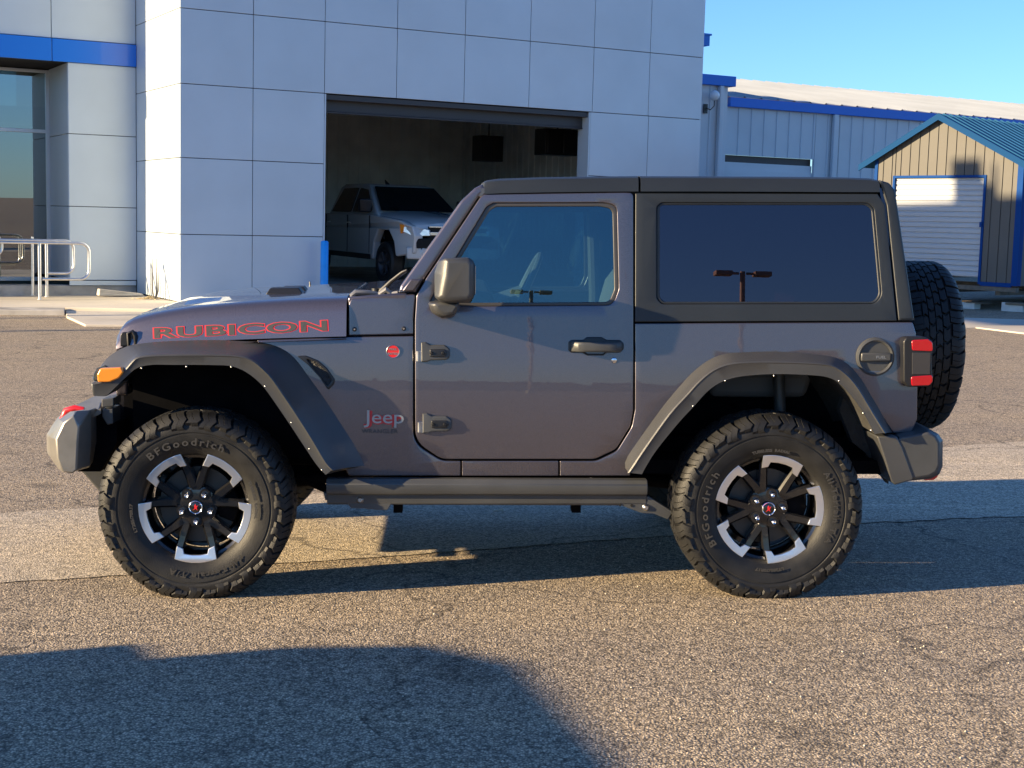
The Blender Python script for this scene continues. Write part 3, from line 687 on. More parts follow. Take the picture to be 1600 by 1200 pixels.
def rim_parts(wh, rot, far=False):
    YF = .042                              # spoke face plane
    m = MB(); m.lathe([(.050, .224), (.042, .232), (.034, .2365), (.038, .236), (.044, .228), (.052, .214), (.115, .205), (.20, .208), (.24, .224)], 80, 'y'); 
    m.lathe([(.20, .205), (.205, .10), (.205, .001)], 40, 'y')
    m.build('rim', M['rimblack'], wh, smooth=40)
    sp = MB()
    def arm(p0, w0, p1, w1, yf0, yf1):      # tapered spoke, (r,ang) ends
        a = Vector((p0[0]*cos(p0[1]), p0[0]*sin(p0[1]))); b = Vector((p1[0]*cos(p1[1]), p1[0]*sin(p1[1])))
        d = (b-a).normalized(); n = Vector((-d.y, d.x))
        rings = []
        for q, w, yf in ((a, w0, yf0), ((a+b)/2, (w0+w1)/2, (yf0+yf1)/2+.003), (b, w1, yf1)):
            l, r = q+n*w/2, q-n*w/2; li, ri = q+n*w*.30, q-n*w*.30
            rings.append([(l.x, yf+.010, l.y), (li.x, yf, li.y), (ri.x, yf, ri.y), (r.x, yf+.010, r.y), (r.x*.99, yf+.055, r.y*.99), (l.x*.99, yf+.055, l.y*.99)])
        sp.loft(rings)
    cap = MB()
    D = pi/180
    for k in range(5):
        c = rot + k*2*pi/5
        # machined U-shaped tip at angle c
        outl = [(.2385, c+t*D) for t in (-22, -16, -10, -4, 4, 10, 16, 22)] + [(.184, c+25.5*D), (.186, c+17.0*D), (.206, c+14*D), (.206, c+5*D), (.206, c-5*D), (.206, c-14*D), (.186, c-17.0*D), (.184, c-25.5*D)]
        pts = [(r*cos(a), r*sin(a)) for r, a in outl]
        cm = fill2d([pts], .014, .0018, 1)
        b = bmesh.new(); b.from_mesh(cm); bpy.data.meshes.remove(cm)
        for v in b.verts:
            x, z, t = v.co; rr = sqrt(x*x+z*z); v.co = (x, .030+(.235-rr)*.12-t, z)
        tmp = bpy.data.meshes.new('t'); b.to_mesh(tmp); b.free(); cap.bm.from_mesh(tmp); bpy.data.meshes.remove(tmp)
        for s in (-1, 1):
            arm((.085, c+s*30*D), .044, (.205, c+s*21.5*D), .036, .058, YF)
        arm((.040, c+36*D), .050, (.098, c+36*D), .062, .062, .058)
        # lug seat
        a = c; sp.lathe([(.055, .001), (.055, .024), (.075, .028)], 16, 'y', (.0635*cos(a), 0, .0635*sin(a)))
    sp.lathe([(.060, .001), (.060, .060), (.066, .088), (.10, .095)], 40, 'y')
    sp.build('spoke_wheel', M['rimblack'], wh, smooth=35)
    cap.build('machined_tip', M['machined'], wh, smooth=30, weld=False)
    for k in range(5):
        a = rot+k*2*pi/5; n = MB(); n.lathe([(.030, .0005), (.026, .006), (.030, .0105), (.038, .0130), (.056, .0135)], 12, 'y', (.0635*cos(a), 0, .0635*sin(a)))
        n.build('lug_nut', M['chrome'], wh, smooth=50)
    n = MB(); n.lathe([(.040, .0005), (.040, .024), (.044, .029), (.060, .0305)], 32, 'y'); cc = n.build('centre_cap', M['rimblack'], wh, smooth=50)
    n = MB(); n.lathe([(.0395, .025), (.038, .027), (.0395, .029)], 32, 'y'); 
    n.build('cap_ring', M['chrome'], wh, smooth=50)
    # small red emblem: a peak with two humps
    n = MB()
    for q in ([(-.012, -.013), (-.004, -.004), (-.006, .006), (.0, .015), (.004, .004), (.011, .010), (.005, -.002), (.008, -.014), (.001, -.006)],):
        n.prism([(a_, b_) for a_, b_ in q], .0385, .0398)
    n.build('cap_emblem', M['red'], wh, smooth=0)
def arc_text(s, r, a_mid, size, wh, sx=1.25, y=-.0012, space=1.05, name='sidewall_lettering', inward=False, ymap=None):
    me = text_mesh(s, size, sx, .0022, .0008, 'CENTER', space)
    for v in me.vertices:
        x, t, d = v.co; rr = r+t; a = a_mid - x/r
        v.co = (rr*cos(a), y-d, rr*sin(a))
    return mkobj(name, me, M['letter'], wh, smooth=0)
ty = tyre_mesh(True); tyo = ty.build('tyre', [M['rubber'], M['tread']], smooth=38, weld=False)
def make_wheel(name, x, y, rot, trot, near=True, flat=True, zc=.388, label=None):
    wh = empty(name, (x, y, zc), 0, parent=suv, label=label)
    if flat:
        t = tyo if not make_wheel.used else tyo.copy()
        if make_wheel.used: COL.objects.link(t)
        make_wheel.used = True; t.parent = wh
    else:
        t = tyre_mesh(False).build('tyre', [M['rubber'], M['tread']], wh, smooth=38, weld=False)
    rim_parts(wh, rot)
    if near:
        arc_text('BFGoodrich', .286, trot, .043, wh, 1.22, space=1.35)
        arc_text('All-Terrain T/A', .286, trot-radians(176), .034, wh, 1.2, space=1.25)
        arc_text('LT285/70R17', .262, trot+radians(92), .018, wh, 1.2); arc_text('TUBELESS  RADIAL', .262, trot-radians(88), .016, wh, 1.2)
        n = MB(); n.lathe([(.115, .06), (.115, .165), (.135, .168), (.135, .06)], 48, 'y', close=True); n.build('brake_disc', M['disc'], wh)
        n = MB(); n.loft([[(r*cos(a), yy, r*sin(a)) for r, a in ((.10, .5), (.175, .45), (.18, .0), (.175, -.45), (.10, -.5))] for yy in (.085, .165)]); n.build('brake_caliper', M['under'], wh, bevel=.008)
        n = MB(); n.lathe([(.17, .18), (.17, .0005)], 40, 'y'); n.build('dust_shield', M['under'], wh)
    return wh
make_wheel.used = False
WB = 2.459
fwx = S(305.5, 793, .04)[0]; rwx = S(1201, 793.5, .04)[0]
w1 = make_wheel('wheel', fwx, 0, radians(270), radians(97))
w2 = make_wheel('wheel', rwx, 0, radians(76), radians(97+82))
for x in (fwx, rwx):
    wf_ = make_wheel('wheel', x, 2*CY, radians(20), 0, near=False); wf_.scale = (1, -1, 1)
# ---- side panels
PX = lambda pts, yf=ys, add=0: [S(p[0], p[1], (lambda x, z: yf(x, z)+add) if callable(yf) else yf+add)+tuple(p[2:]) for p in pts]
door_out = [(651, 462, .02), (666, 435, .02), (750, 309, .03), (757, 303.5, .01), (975, 300.5, .01), (989.5, 301, .02), (989.5, 640, .06), (985, 665, .08), (962, 702, .06), (930, 717.5, .08), (690, 717.5, .1), (649, 690, .1), (648.5, 500, .02)]
win_out = [(672, 470, .01), (760, 323, .04), (771, 317, .02), (943, 316.5, .05), (964, 321, .04), (967, 452, .06), (958, 477, .05), (700, 479, .02), (680, 478, .02)]
glass_out = [(680, 468, .01), (765, 329, .035), (776, 323, .02), (938, 322.5, .04), (957, 326, .03), (960, 452, .05), (952, 472, .03), (700, 473.5, .02)]
def side(mir):
    far = mir is not None
    d = panel('door', PX(door_out), M['paint'], suv, ys, .035, .004, [PX(win_out)], .05, mirror=mir)
    panel('window_seal', PX(win_out, add=.006), M['trim'], d, ys, .02, .004, [PX(glass_out, add=.006)], .1, mirror=mir, add=.006)
    panel('side_window', PX([(676, 472, .01), (762, 326, .03), (773, 320, .02), (941, 319.5, .05), (960, 323, .04), (963.5, 452, .06), (955, 475, .05), (700, 477, .02)], add=.016), M['glass'], d, ys, .005, 0, mirror=mir, add=.014, step=.5)
    # rear quarter
    q = [(992.5, 505.5, .004), (1400, 503.5, 0), (1426, 503.5, .01), (1431, 520, .01), (1433.5, 600, .01), (1433, 655, .01), (1424, 676.5, .01), (1396, 676.5, .005), (1372, 640, .03), (1345, 596, .05), (1315, 566, .08), (1280, 558, .1), (1210, 553, .2), (1135, 557, .1), (1086, 586, .08), (1022, 662, .05), (985, 720, .03), (985, 743.5, .005), (875, 743.5, .004), (875, 720.5, .004), (932, 720.5, .08), (964, 705, .06), (987.5, 667, .08), (992.5, 640, .06)]
    panel('rear_quarter', PX(q), M['paint'], suv, ys, .03, .004, mirror=mir)
    panel('sill', PX([(722, 720.5, .004), (872.5, 720.5, .004), (872.5, 743.5, .004), (722, 743.5, .004)]), M['paint'], suv, ys, .03, .003, mirror=mir)
    f = [(400, 532, .004), (545, 526.5, .004), (645.5, 525, .004), (645.5, 692, .1), (690, 720.5, .1), (719.5, 720.5, .004), (719.5, 743.5, .004), (545, 743.5, .01), (500, 640, .02), (440, 560, .03)]
    panel('front_fender', PX(f), M['paint'], suv, ys, .03, .004, mirror=mir)
    cw = [(544.5, 474, .05), (549, 466, .01), (626, 460, .01), (649, 459.5, .01), (645.5, 500, .02), (645.5, 522.5, .004), (544.5, 524.5, .004)]
    c = panel('cowl_panel', PX(cw), M['paint'], suv, ys, .03, .006, mirror=mir)
    for (bx_, by_) in ((554, 514.5), (631, 513.5)):
        x, z = S(bx_, by_, ys); y = ys(x, z); 
        mb = MB(); mb.lathe([(-.005, .0005), (-.005, .005), (-.003, .0095), (.002, .0105)], 16, 'y', (x, y, z)); 
        if far: mirY(mb)
        mb.build('bolt', M['blackplastic'], c, smooth=40)
        mb = MB(); mb.lathe([(-.0055, .0005), (-.0055, .004)], 6, 'y', (x, y, z)); 
        if far: mirY(mb)
        mb.build('bolt_head', M['chrome'], c, smooth=0)
    # A pillar side
    ap = [(622.5, 457, .004), (626, 446, .01), (720, 314, .1), (742, 293.5, .04), (756, 286.5, .01), (755, 301, .004), (748, 307.5, .02), (664, 433.5, .03), (650, 457, .004)]
    panel('windshield_pillar', PX(ap), M['paint'], suv, ys, .06, .012, mirror=mir)
    # hardtop side with window opening
    ht = [(993, 302, .004), (1371.5, 303, .004), (1383, 320, .03), (1401.5, 501.5, .004), (992.5, 503, .004)]
    wo = [(1026, 322, .045), (1034, 316.5, .02), (1357, 317, .055), (1366, 326, .03), (1378, 461, .05), (1368, 475, .05), (1034, 475.5, .04), (1026, 466, .03)]
    h = panel('hardtop_side', PX(ht), M['top'], suv, ys, .03, .004, [PX(wo)], .06, mirror=mir)
    gi = [(1031, 323, .04), (1036, 320.5, .02), (1353, 320.5, .045), (1361, 327, .03), (1373, 460, .04), (1365, 471.5, .04), (1037, 471.5, .035), (1031, 464, .03)]
    panel('window_bevel', PX(wo, add=.008), M['top'], h, ys, .018, .006, [PX(gi, add=.008)], .1, mirror=mir, add=.004)
    panel('quarter_window', PX([(1029, 322, .04), (1036, 318.5, .02), (1355, 318.5, .045), (1363, 327, .03), (1375, 460, .04), (1366, 473.5, .04), (1036, 473.5, .035), (1029, 464, .03)], add=.012), M['privacy'], h, ys, .005, 0, mirror=mir, add=.010, step=.5)
    panel('hardtop_corner', PX([(1374, 281, .004), (1390, 285.5, .02), (1399.5, 297, .03), (1430, 501.5, .004), (1403.5, 501.5, .004), (1385, 320, .03)]), M['top'], suv, ys, .09, .012, mirror=mir)
    # dark core behind the gaps
    core = [(400, 540), (560, 528), (560, 476), (630, 462), (668, 440), (752, 312), (762, 296), (1370, 298), (1384, 305), (1424, 500), (1430, 650), (1400, 672), (1372, 640), (1345, 600), (1315, 570), (1280, 562), (1210, 558), (1140, 562), (1094, 590), (1030, 665), (990, 740), (545, 740), (500, 640), (440, 560)]
    wo2 = [(1021, 314), (1372, 314), (1386, 478), (1021, 478)]
    wi2 = [(662, 480), (752, 318), (972, 312), (974, 482)]
    panel('inner_panel', PX(core), M['gap'], suv, ys, .012, 0, [PX(wo2), PX(wi2)], .1, r=.01, mirror=mir, add=.038, smooth=0)
    return d, h
nd, nh = side(None); fd, fh = side(CY)
# ---- flares
def flare(name, outer, crease, inner, mir, profile):
    """ribbon of matching stations; profile = y of body edge, mid bulge, crease, inner lip, return"""
    mb = MB(); rings = []
    ya, ym, yc, yi, yr = profile
    for o, c, i in zip(outer, crease, inner):
        oa = Vector(S(o[0], o[1], ya)); cc = Vector(S(c[0], c[1], yc)); ii = Vector(S(i[0], i[1], yi)); mm = oa.lerp(cc, .62)
        nrm = (oa-ii).normalized() if (oa-ii).length > 1e-6 else Vector((0, 1))
        c1 = cc + nrm*.006; c2 = cc - nrm*.006
        rings.append([(oa.x, ya+.02, oa.y), (oa.x, ya, oa.y), (mm.x, ym, mm.y), (c1.x, yc+.004, c1.y), (cc.x, yc, cc.y), (c2.x, yc+.003, c2.y), (ii.x, yi, ii.y), (ii.x, yi+.012, ii.y), (ii.x+nrm.x*.02, yr, ii.y+nrm.y*.02), (oa.x-nrm.x*.01, ya+.02, oa.y-nrm.y*.01)])
    mb.loft(rings)
    if mir is not None: mirY(mb)
    return mb.build(name, M['flare'], suv, smooth=28)
def resample(pts, n):
    P = [Vector(p) for p in pts]; L = [0]
    for a, b in zip(P, P[1:]): L.append(L[-1]+(b-a).length)
    out = []
    for k in range(n):
        s = L[-1]*k/(n-1); j = 0
        while j < len(L)-2 and L[j+1] < s: j += 1
        t = (s-L[j])/max(L[j+1]-L[j], 1e-9); p0 = P[max(j-1, 0)]; p1 = P[j]; p2 = P[j+1]; p3 = P[min(j+2, len(P)-1)]
        out.append(.5*((2*p1)+(p2-p0)*t+(2*p0-5*p1+4*p2-p3)*t*t+(3*p1-p0-3*p2+p3)*t**3))
    return out
r_out = [(976.5, 731), (978, 717), (1000, 684), (1036, 635), (1062, 604), (1085, 580), (1110, 562), (1135, 553), (1170, 550.5), (1209, 549.6), (1250, 551.5), (1284, 555.3), (1306, 559), (1325, 569), (1344.5, 590.7), (1361, 617.7), (1377, 645), (1395, 676)]
r_cr = [(983, 739), (990, 729), (1008, 702), (1046, 649), (1072, 620), (1093, 597), (1114, 580), (1139, 570), (1172, 567), (1209, 566.5), (1248, 567.5), (1282, 569.5), (1302, 573), (1320, 584), (1338, 604), (1353, 628), (1368, 653), (1383, 677)]
r_in = [(1003, 741), (1010, 728), (1026, 703), (1060, 661), (1085, 634), (1105, 612), (1125, 598), (1148, 590), (1178, 586), (1209.5, 584.5), (1245, 585), (1278, 587), (1295, 590), (1309, 597), (1325, 612), (1340, 631), (1352, 650), (1367, 678)]
f_out = [(144, 590), (152, 580), (166, 561), (181, 549.5), (201, 540.5), (235, 535.5), (272, 533.2), (310, 532), (345, 532), (374, 533.5), (404, 535), (426, 539), (446, 548), (464, 562), (489, 592), (513, 622), (540, 660), (565, 698), (578, 727)]
f_cr = [(146, 601), (160, 598), (185, 590), (204, 570), (214, 560.5), (237, 557), (272, 556), (308, 555.5), (345, 556), (366, 557), (384, 560), (398, 567), (410, 577), (424, 592), (445, 622), (467, 655), (489, 690), (508, 722), (520, 735)]
f_in = [(147, 618), (165, 618.5), (184, 601), (200, 586), (214, 575), (237, 570), (270, 570), (305, 570), (338, 570.5), (358, 571.5), (374, 576), (387, 583), (399, 592), (413, 606), (433, 634), (456, 668), (477, 700), (496, 728), (509, 742)]
for mir in (None, CY):
    a = flare('rear_flare', resample(r_out, 54), resample(r_cr, 54), resample(r_in, 54), mir, (.155, .070, .0, .004, .10))
    b = flare('front_flare', resample(f_out, 60), resample(f_cr, 60), resample(f_in, 60), mir, (.17, .085, .0, .004, .12))
    for par, lst in ((a, ((1083, 634), (1133, 594.5), (1209.5, 586.5), (1311, 594.5), (1349, 645), (1361, 672))), (b, ((221, 575), (291, 572.5), (361, 573), (414, 603), (455, 660), (483, 701), (503, 734)))):
        for (px, py) in lst:
            x, z = S(px, py, .004); mb = MB(); mb.lathe([(-.004, .0003), (-.002, .004), (.004, .0045)], 10, 'y', (x, .006, z-.001))
            if mir is not None: mirY(mb)
            mb.build('rivet', M['steel'], par, smooth=60)
    # flare end blocks, front: grey tip and amber lamp
    mb = MB(); P = SL([(143, 600), (146, 619), (166, 619.5), (186, 601), (196, 588), (190, 597), (151, 598)], .01)
    mb.prism(SL([(142.5, 598), (145.5, 618.5), (167, 619), (188, 599), (150, 598)], .015), .006, .20)
    if mir is not None: mirY(mb)
    mb.build('flare_tip', M['flare'], b, smooth=20, bevel=.006)
    mb = MB(); 
    o1 = fillet(SL([(152, 585, .01), (157, 575.5, .01), (190, 574, .012), (194, 581, .01), (186, 591, .02), (172, 597, .015), (153, 597, .01)], .0), .01)
    me = fill2d([o1], .05, .006)
    for v in me.vertices:
        x, z, t = v.co; v.co = (x, (.018-t) if mir is None else 2*CY-(.018-t), z)
    lm = mkobj('side_marker_lamp', me, M['orange'], b, smooth=35)
    me = fill2d([fillet(SL([(145, 586), (150, 576), (156, 574), (151, 584), (150, 596), (145, 596)], .03), .004)], .12, .003)
    for v in me.vertices:
        x, z, t = v.co; v.co = (x, (.10-t) if mir is None else 2*CY-(.10-t), z)
    mkobj('running_lamp', me, M['clear'], b, smooth=35)
# ---- wheel-house liners
for (cx, ro, x0, x1) in ((fwx, .50, 0, 1), (rwx, .50, 0, 1)):
    for mir in (None, CY):
        rings = []
        pts = (f_in if cx == fwx else r_in)
        base = [S(p[0], p[1], .02) for p in resample(pts, 26)]
        mb = MB(); 
        mb.vf([(p[0], .03, p[1]) for p in base] + [(p[0], .36, p[1]+.012) for p in base] + [(p[0]*.9+cx*.1, .60, p[1]-.03) for p in base],
              [(i, i+1, i+27, i+26) for i in range(25)] + [(i+26, i+27, i+53, i+52) for i in range(25)])
        if mir is not None: mirY(mb)
        mb.build('wheel_liner', M['liner'] if cx == rwx else M['under'], suv, smooth=50)
        mb = MB(); zz = max(p[1] for p in base)-.01
        mb.vf([(p[0], .56, p[1]-.0) for p in base] + [(p[0], .56, .42) for p in base], [(i, i+1, i+27, i+26) for i in range(25)])
        if mir is not None: mirY(mb)
        mb.build('inner_well', M['under'], suv, smooth=0)
# ---- hood
def interp(tab, x):
    for (a, b), (c, d) in zip(tab, tab[1:]):
        if x <= c: 
            t = min(max((x-a)/(c-a), 0), 1); return b+(d-b)*t
    return tab[-1][1]
hx0 = S(181, 530, .30)[0]; hx1 = S(541.5, 500, .18)[0]
def yh(x): t = (x-hx0)/(hx1-hx0); return .285 - .118*t - .0*t*t       # hood side line
sh_px = [(179, 523), (183, 513), (190, 505.5), (203, 499), (230, 492), (262, 486), (300, 480.5), (345, 476), (395, 472), (450, 468.5), (500, 466), (541.5, 464.5)]
bo_px = [(178, 547), (184, 545), (192, 542), (217, 537), (260, 534.8), (300, 532.8), (345, 530.8), (397, 528.3), (450, 526), (500, 524.3), (541.5, 522.8)]
sh_t = [S(a, b, .25) for a, b in sh_px]; bo_t = [S(a, b, .25) for a, b in bo_px]
dome = [S(a, b, .60) for a, b in ((190, 505), (225, 494), (244, 485), (279, 471.5), (319, 463.5), (370, 460.5), (420, 458.8), (500, 457.5), (541.5, 457.2))]
stn = [sh_t[0][0], sh_t[1][0], sh_t[2][0], sh_t[3][0]]; x = sh_t[3][0]
while x < hx1-.05: x += .05; stn.append(x)
stn.append(hx1)
mb = MB(); rings = []
for x in stn:
    zs_ = interp(sh_t, x); zb = interp(bo_t, x); y0 = yh(x); zc = max(interp(dome, x), zs_+.004); rd_ = min(.05, (zs_-zb)*.5)
    dm = max(0, zc-zs_-.012)
    half = [(y0-.012, zb), (y0-.002, zb+(zs_-zb)*.35), (y0+.006, zs_-rd_*1.2), (y0+.016, zs_-rd_*.55), (y0+.034, zs_-rd_*.2), (y0+.065, zs_), (y0+.12, zs_+.006), (y0+.22, zs_+.010), (y0+.27, zs_+.012+dm*.8), (y0+.33, zs_+.012+dm), (CY-.15, zs_+.016+dm), (CY, zs_+.017+dm)]
    rings.append([(x, a, b) for a, b in half] + [(x, 2*CY-a, b) for a, b in reversed(half[:-1])])
mb.loft(rings, closed=False)
mb.vf(rings[0], [tuple(range(len(rings[0])))]); mb.vf(rings[-1], [tuple(range(len(rings[-1])))])
hood = mb.build('hood', M['paint'], suv, smooth=50)
# fender top ledge + slot shadow under hood seam
mb = MB(); lp_ = [S(a, b, .2) for a, b in ((205, 541), (300, 536), (400, 531.5), (541.5, 526))]
mb.vf([(p[0], .155, p[1]-.006) for p in lp_] + [(p[0], .33, p[1]+.0) for p in lp_], [(i, i+1, i+5, i+4) for i in range(3)])
mb.build('fender_ledge', M['paint'], suv, smooth=40)
mb = MB(); mb.vf([(p[0], 2*CY-.155, p[1]-.006) for p in lp_] + [(p[0], 2*CY-.33, p[1]) for p in lp_], [(i, i+1, i+5, i+4) for i in range(3)]); mb.build('fender_ledge', M['paint'], suv, smooth=40)
# engine bay block (dark), grille
gx = S(176, 560, .34)[0]
mb = MB(); mb.box((gx+.08, .36, .55), (hx1, 2*CY-.36, interp(bo_t, hx0+.1)-.0)); mb.build('engine_bay', M['under'], suv, smooth=0)
zg0, zg1 = S(176, 620, .34)[1], S(180, 521, .34)[1]
go = [(.36, zg0), (.33, zg0+.12), (.315, zg1-.06), (.34, zg1), (2*CY-.34, zg1), (2*CY-.315, zg1-.06), (2*CY-.33, zg0+.12), (2*CY-.36, zg0)]
slots = [[(CY-.30+k*.1-.032, zg0+.10), (CY-.30+k*.1+.032, zg0+.10), (CY-.30+k*.1+.032, zg1-.09), (CY-.30+k*.1-.032, zg1-.09)] for k in range(7)]
me = fill2d([fillet(go, .03)] + [fillet(s, .02) for s in slots], .05, .008)
for v in me.vertices: y, z, t = v.co; v.co = (gx+.03-t+(z-zg0)*.06, y, z)
gr = mkobj('grille', me, M['paint'], suv, smooth=35)
mb = MB(); mb.box((gx+.06, .40, zg0+.05), (gx+.075, 2*CY-.40, zg1-.05)); mb.build('grille_mesh', M['gap'], gr, smooth=0)
for yy in (.455, 2*CY-.455):
    mb = MB(); mb.lathe([(-.035, .0005), (-.03, .05), (-.012, .085), (.03, .092)], 32, 'x', (gx+.03, yy, zg1-.17)); mb.build('headlight', M['clear'], gr)
    mb = MB(); mb.lathe([(-.005, .0005), (.0, .08)], 32, 'x', (gx+.03, yy, zg1-.17)); mb.build('reflector', M['chrome'], gr)
# front corner: white daylight chip and tie-down loop at the hood corner
mb = MB(); mb.tube([(S(203, 541, .29)[0], .27, S(203, 541, .29)[1]), (S(202, 520, .29)[0], .265, S(202, 520, .29)[1]), (S(209, 517, .29)[0], .265, S(209, 517, .29)[1]), (S(213, 524, .29)[0], .265, S(213, 524, .29)[1]), (S(214, 538, .29)[0], .27, S(214, 538, .29)[1])], .009, 8)
lt = mb.build('hood_latch', M['blackplastic'], hood)
mb = MB(); mb.prism(SL([(189, 541), (189, 523), (192, 519), (198, 519), (200, 540)], .275), .262, .30); mb.prism(SL([(200, 541), (200, 520), (206, 516), (213, 519), (215, 538)], .275), .27, .30); mb.build('latch_bracket', M['blackplastic'], lt, bevel=.003)
# hood vents
for (p0, p1, yy) in (((417, 459), (475, 452), .62), ((437, 457), (482, 450.5), .80)):
    a = S(p0[0], p0[1], yy); b = S(p1[0], p1[1], yy)
    mb = MB(); z0 = a[1]-.0; mb.loft([[(a[0], yy-.05, z0), (a[0]+.02, yy-.04, z0+.028), (b[0]-.02, yy-.04, z0+.03), (b[0], yy-.05, z0+.004)], [(a[0], yy+.06, z0), (a[0]+.02, yy+.05, z0+.03), (b[0]-.02, yy+.05, z0+.032), (b[0], yy+.06, z0+.004)]])
    mb.build('hood_vent', M['blackplastic'], hood, bevel=.004)
# ---- RUBICON lettering on the hood
def hood_y(x, z):
    zs_ = interp(sh_t, x); zb = interp(bo_t, x); y0 = yh(x); t = (z-zb)/(zs_-zb)
    return y0-.012+.010*min(t/.35, 1)+.008*min(max((t-.35)/.4, 0), 1)
def decal(s, pA, pB, yf, hpx, depth, off, m, name, par, lift, slant=0, bold=.0, sp=1.0, side_y=None):
    """pA,pB: pixel ends of the baseline-centre line; hpx: letter height in pixels"""
    A_ = Vector(S(pA[0], pA[1], yf)); B_ = Vector(S(pB[0], pB[1], yf)); hgt = (Vector(S(pA[0], pA[1]-hpx/2, yf))-Vector(S(pA[0], pA[1]+hpx/2, yf))).length
    me = text_mesh(s, 1, 1, depth, bold, 'LEFT', sp)
    xs = [v.co.x for v in me.vertices]; zs_ = [v.co.y for v in me.vertices]
    if decal.ref is None or decal.ref[0] != (s, sp, pA): decal.ref = ((s, sp, pA), min(xs), max(xs), min(zs_), max(zs_))
    _, xa, xb, za, zb = decal.ref
    d = B_-A_; n = Vector((-d.y, d.x)).normalized()
    for v in me.vertices:
        u = (v.co.x-xa)/(xb-xa); h = (v.co.y-(za+zb)/2)/(zb-za)
        q = A_+d*u+n*h*hgt + d.normalized()*h*slant*hgt
        v.co = (q.x, yf(q.x, q.y)-lift-v.co.z, q.y)
    bm = bmesh.new(); bm.from_mesh(me); bmesh.ops.recalc_face_normals(bm, faces=bm.faces); bm.to_mesh(me); bm.free()
    return mkobj(name, me, m, par, smooth=0)
decal.ref = None
decal('RUBICON', (241, 520.5), (511, 508.5), hood_y, 16.5, .0006, 0, M['decalgrey'], 'hood_lettering', hood, .0022, 0, .026, 1.06)
decal('RUBICON', (241, 520.5), (511, 508.5), hood_y, 16.5, .0006, 0, M['decalred'], 'lettering_outline', hood, .0008, 0, .064, 1.06)
decal.ref = None
ff = [o for o in bpy.data.objects if o.name.startswith('front_fender')][0]
ysn = lambda x, z: ys(x, z)
decal('Jeep', (568, 655), (631, 655.5), ysn, 27, .003, 0, M['decalred'], 'badge_edge', ff, .0018, 0, .080, 1.0)
decal.ref = None
decal('Jeep', (568.5, 654.2), (631, 654.7), ysn, 27, .002, 0, M['silver'], 'badge_lettering', ff, .0045, 0, .004, 1.0)
decal.ref = None
decal('WRANGLER', (565, 673.5), (622, 674), ysn, 6.5, .0012, 0, M['decalgrey'], 'model_lettering', ff, .0012, 0, .02, 1.05)
x, z = S(614, 549, ys); y = ys(x, z)
mb = MB(); mb.lathe([(-.004, .0005), (-.004, .026), (-.001, .029), (.002, .029)], 40, 'y', (x, y, z)); rb = mb.build('round_badge', M['red'], ff, smooth=40)
mb = MB(); mb.lathe([(-.005, .0262), (-.0055, .0275), (-.004, .029), (0, .0295)], 40, 'y', (x, y, z)); mb.build('badge_ring', M['steel'], rb)
for s_, dz_, sz in (('TRAIL', .009, .013), ('RATED', -.010, .013)):
    me = text_mesh(s_, sz, 1.1, .0006, .0002); 
    for v in me.vertices: v.co = (x+v.co.x, y-.0047-v.co.z, z+dz_+v.co.y)
    mkobj('badge_text', me, M['silver'], rb, smooth=0)
# fender vent
vo = [(464, 556, .004), (478, 555.5, .01), (497, 563, .01), (511, 575, .01), (523.5, 593, .008), (522, 600, .008), (513, 610, .01), (500, 590, .02), (482, 570, .02)]
v_ = panel('fender_vent', PX(vo), M['blackplastic'], ff, ys, .02, .004, [PX([(478, 560, .004), (494, 566, .01), (508, 578, .01), (518.5, 594, .008), (512, 603, .006), (500, 586, .02)])], .1, add=-.008)
panel('vent_mesh', PX([(476, 558), (496, 563), (522, 594), (512, 606), (498, 586)]), mat('vent_mesh', (.01, .01, .011), .5, bump=1, bscale=120), v_, ys, .004, 0, add=-.002)
# ---- hinges, handles
for (x0, y0, x1, y1) in ((649, 533.5, 703, 565), (651, 644.5, 706, 676)):
    W_, H_ = x1-x0, y1-y0; q = lambda a, b: (x0+a*W_, y0+b*H_)
    hg = panel('door_hinge', PX([q(.17, .04)+(.003,), q(.30, .02)+(.006,), q(.45, .16)+(.01,), q(.85, .16)+(.014,), q(1, .35)+(.02,), q(1, .78)+(.02,), q(.88, .90)+(.01,), q(.45, .92)+(.01,), q(.33, 1)+(.006,), q(.17, 1)+(.003,)]), M['rail'], nd, ys, .020, .006, add=-.020)
    panel('hinge_plate', PX([q(.42, .36)+(.006,), q(.86, .36)+(.01,), q(.92, .55)+(.01,), q(.86, .74)+(.01,), q(.42, .74)+(.006,)]), M['blackplastic'], hg, ys, .008, .003, add=-.0255)
    for (a, b) in ((.47, .55), (.80, .55)):
        X, Z = S(*q(a, b), ys); mb = MB(); mb.lathe([(-.031, .0005), (-.031, .005), (-.026, .0075), (-.020, .008)], 14, 'y', (X, ys(X, Z), Z)); mb.build('hinge_bolt', M['blackplastic'], hg)
    X, Z0 = S(*q(.08, .98), ys); _, Z1 = S(*q(.08, .45), ys)
    mb = MB(); mb.lathe([(0, .0005), (.002, .0085), (Z1-Z0-.002, .0085), (Z1-Z0, .0005)], 14, 'z', (X, ys(X, Z0)-.010, Z0)); mb.box((X-.006, ys(X, Z0)-.012, Z0), (X+.02, ys(X, Z0), Z1)); mb.build('hinge_knuckle', M['steel'], hg)
hd = panel('door_handle', PX([(888, 534, .01), (893, 531, .01), (911, 531, .01), (917, 526.5, .008), (940, 526.5, .008), (948, 531, .01), (969, 531, .015), (975, 537, .02), (975, 545, .02), (969, 551, .012), (948, 551, .01), (943, 555.5, .008), (917, 555.5, .008), (910, 551, .01), (892, 551, .01), (888, 547, .008)]), M['blackplastic'], nd, ys, .016, .005, [PX([(913, 549, .004), (918, 552.5, .006), (942, 552.5, .006), (946, 549, .004)])], .1, add=-.006)
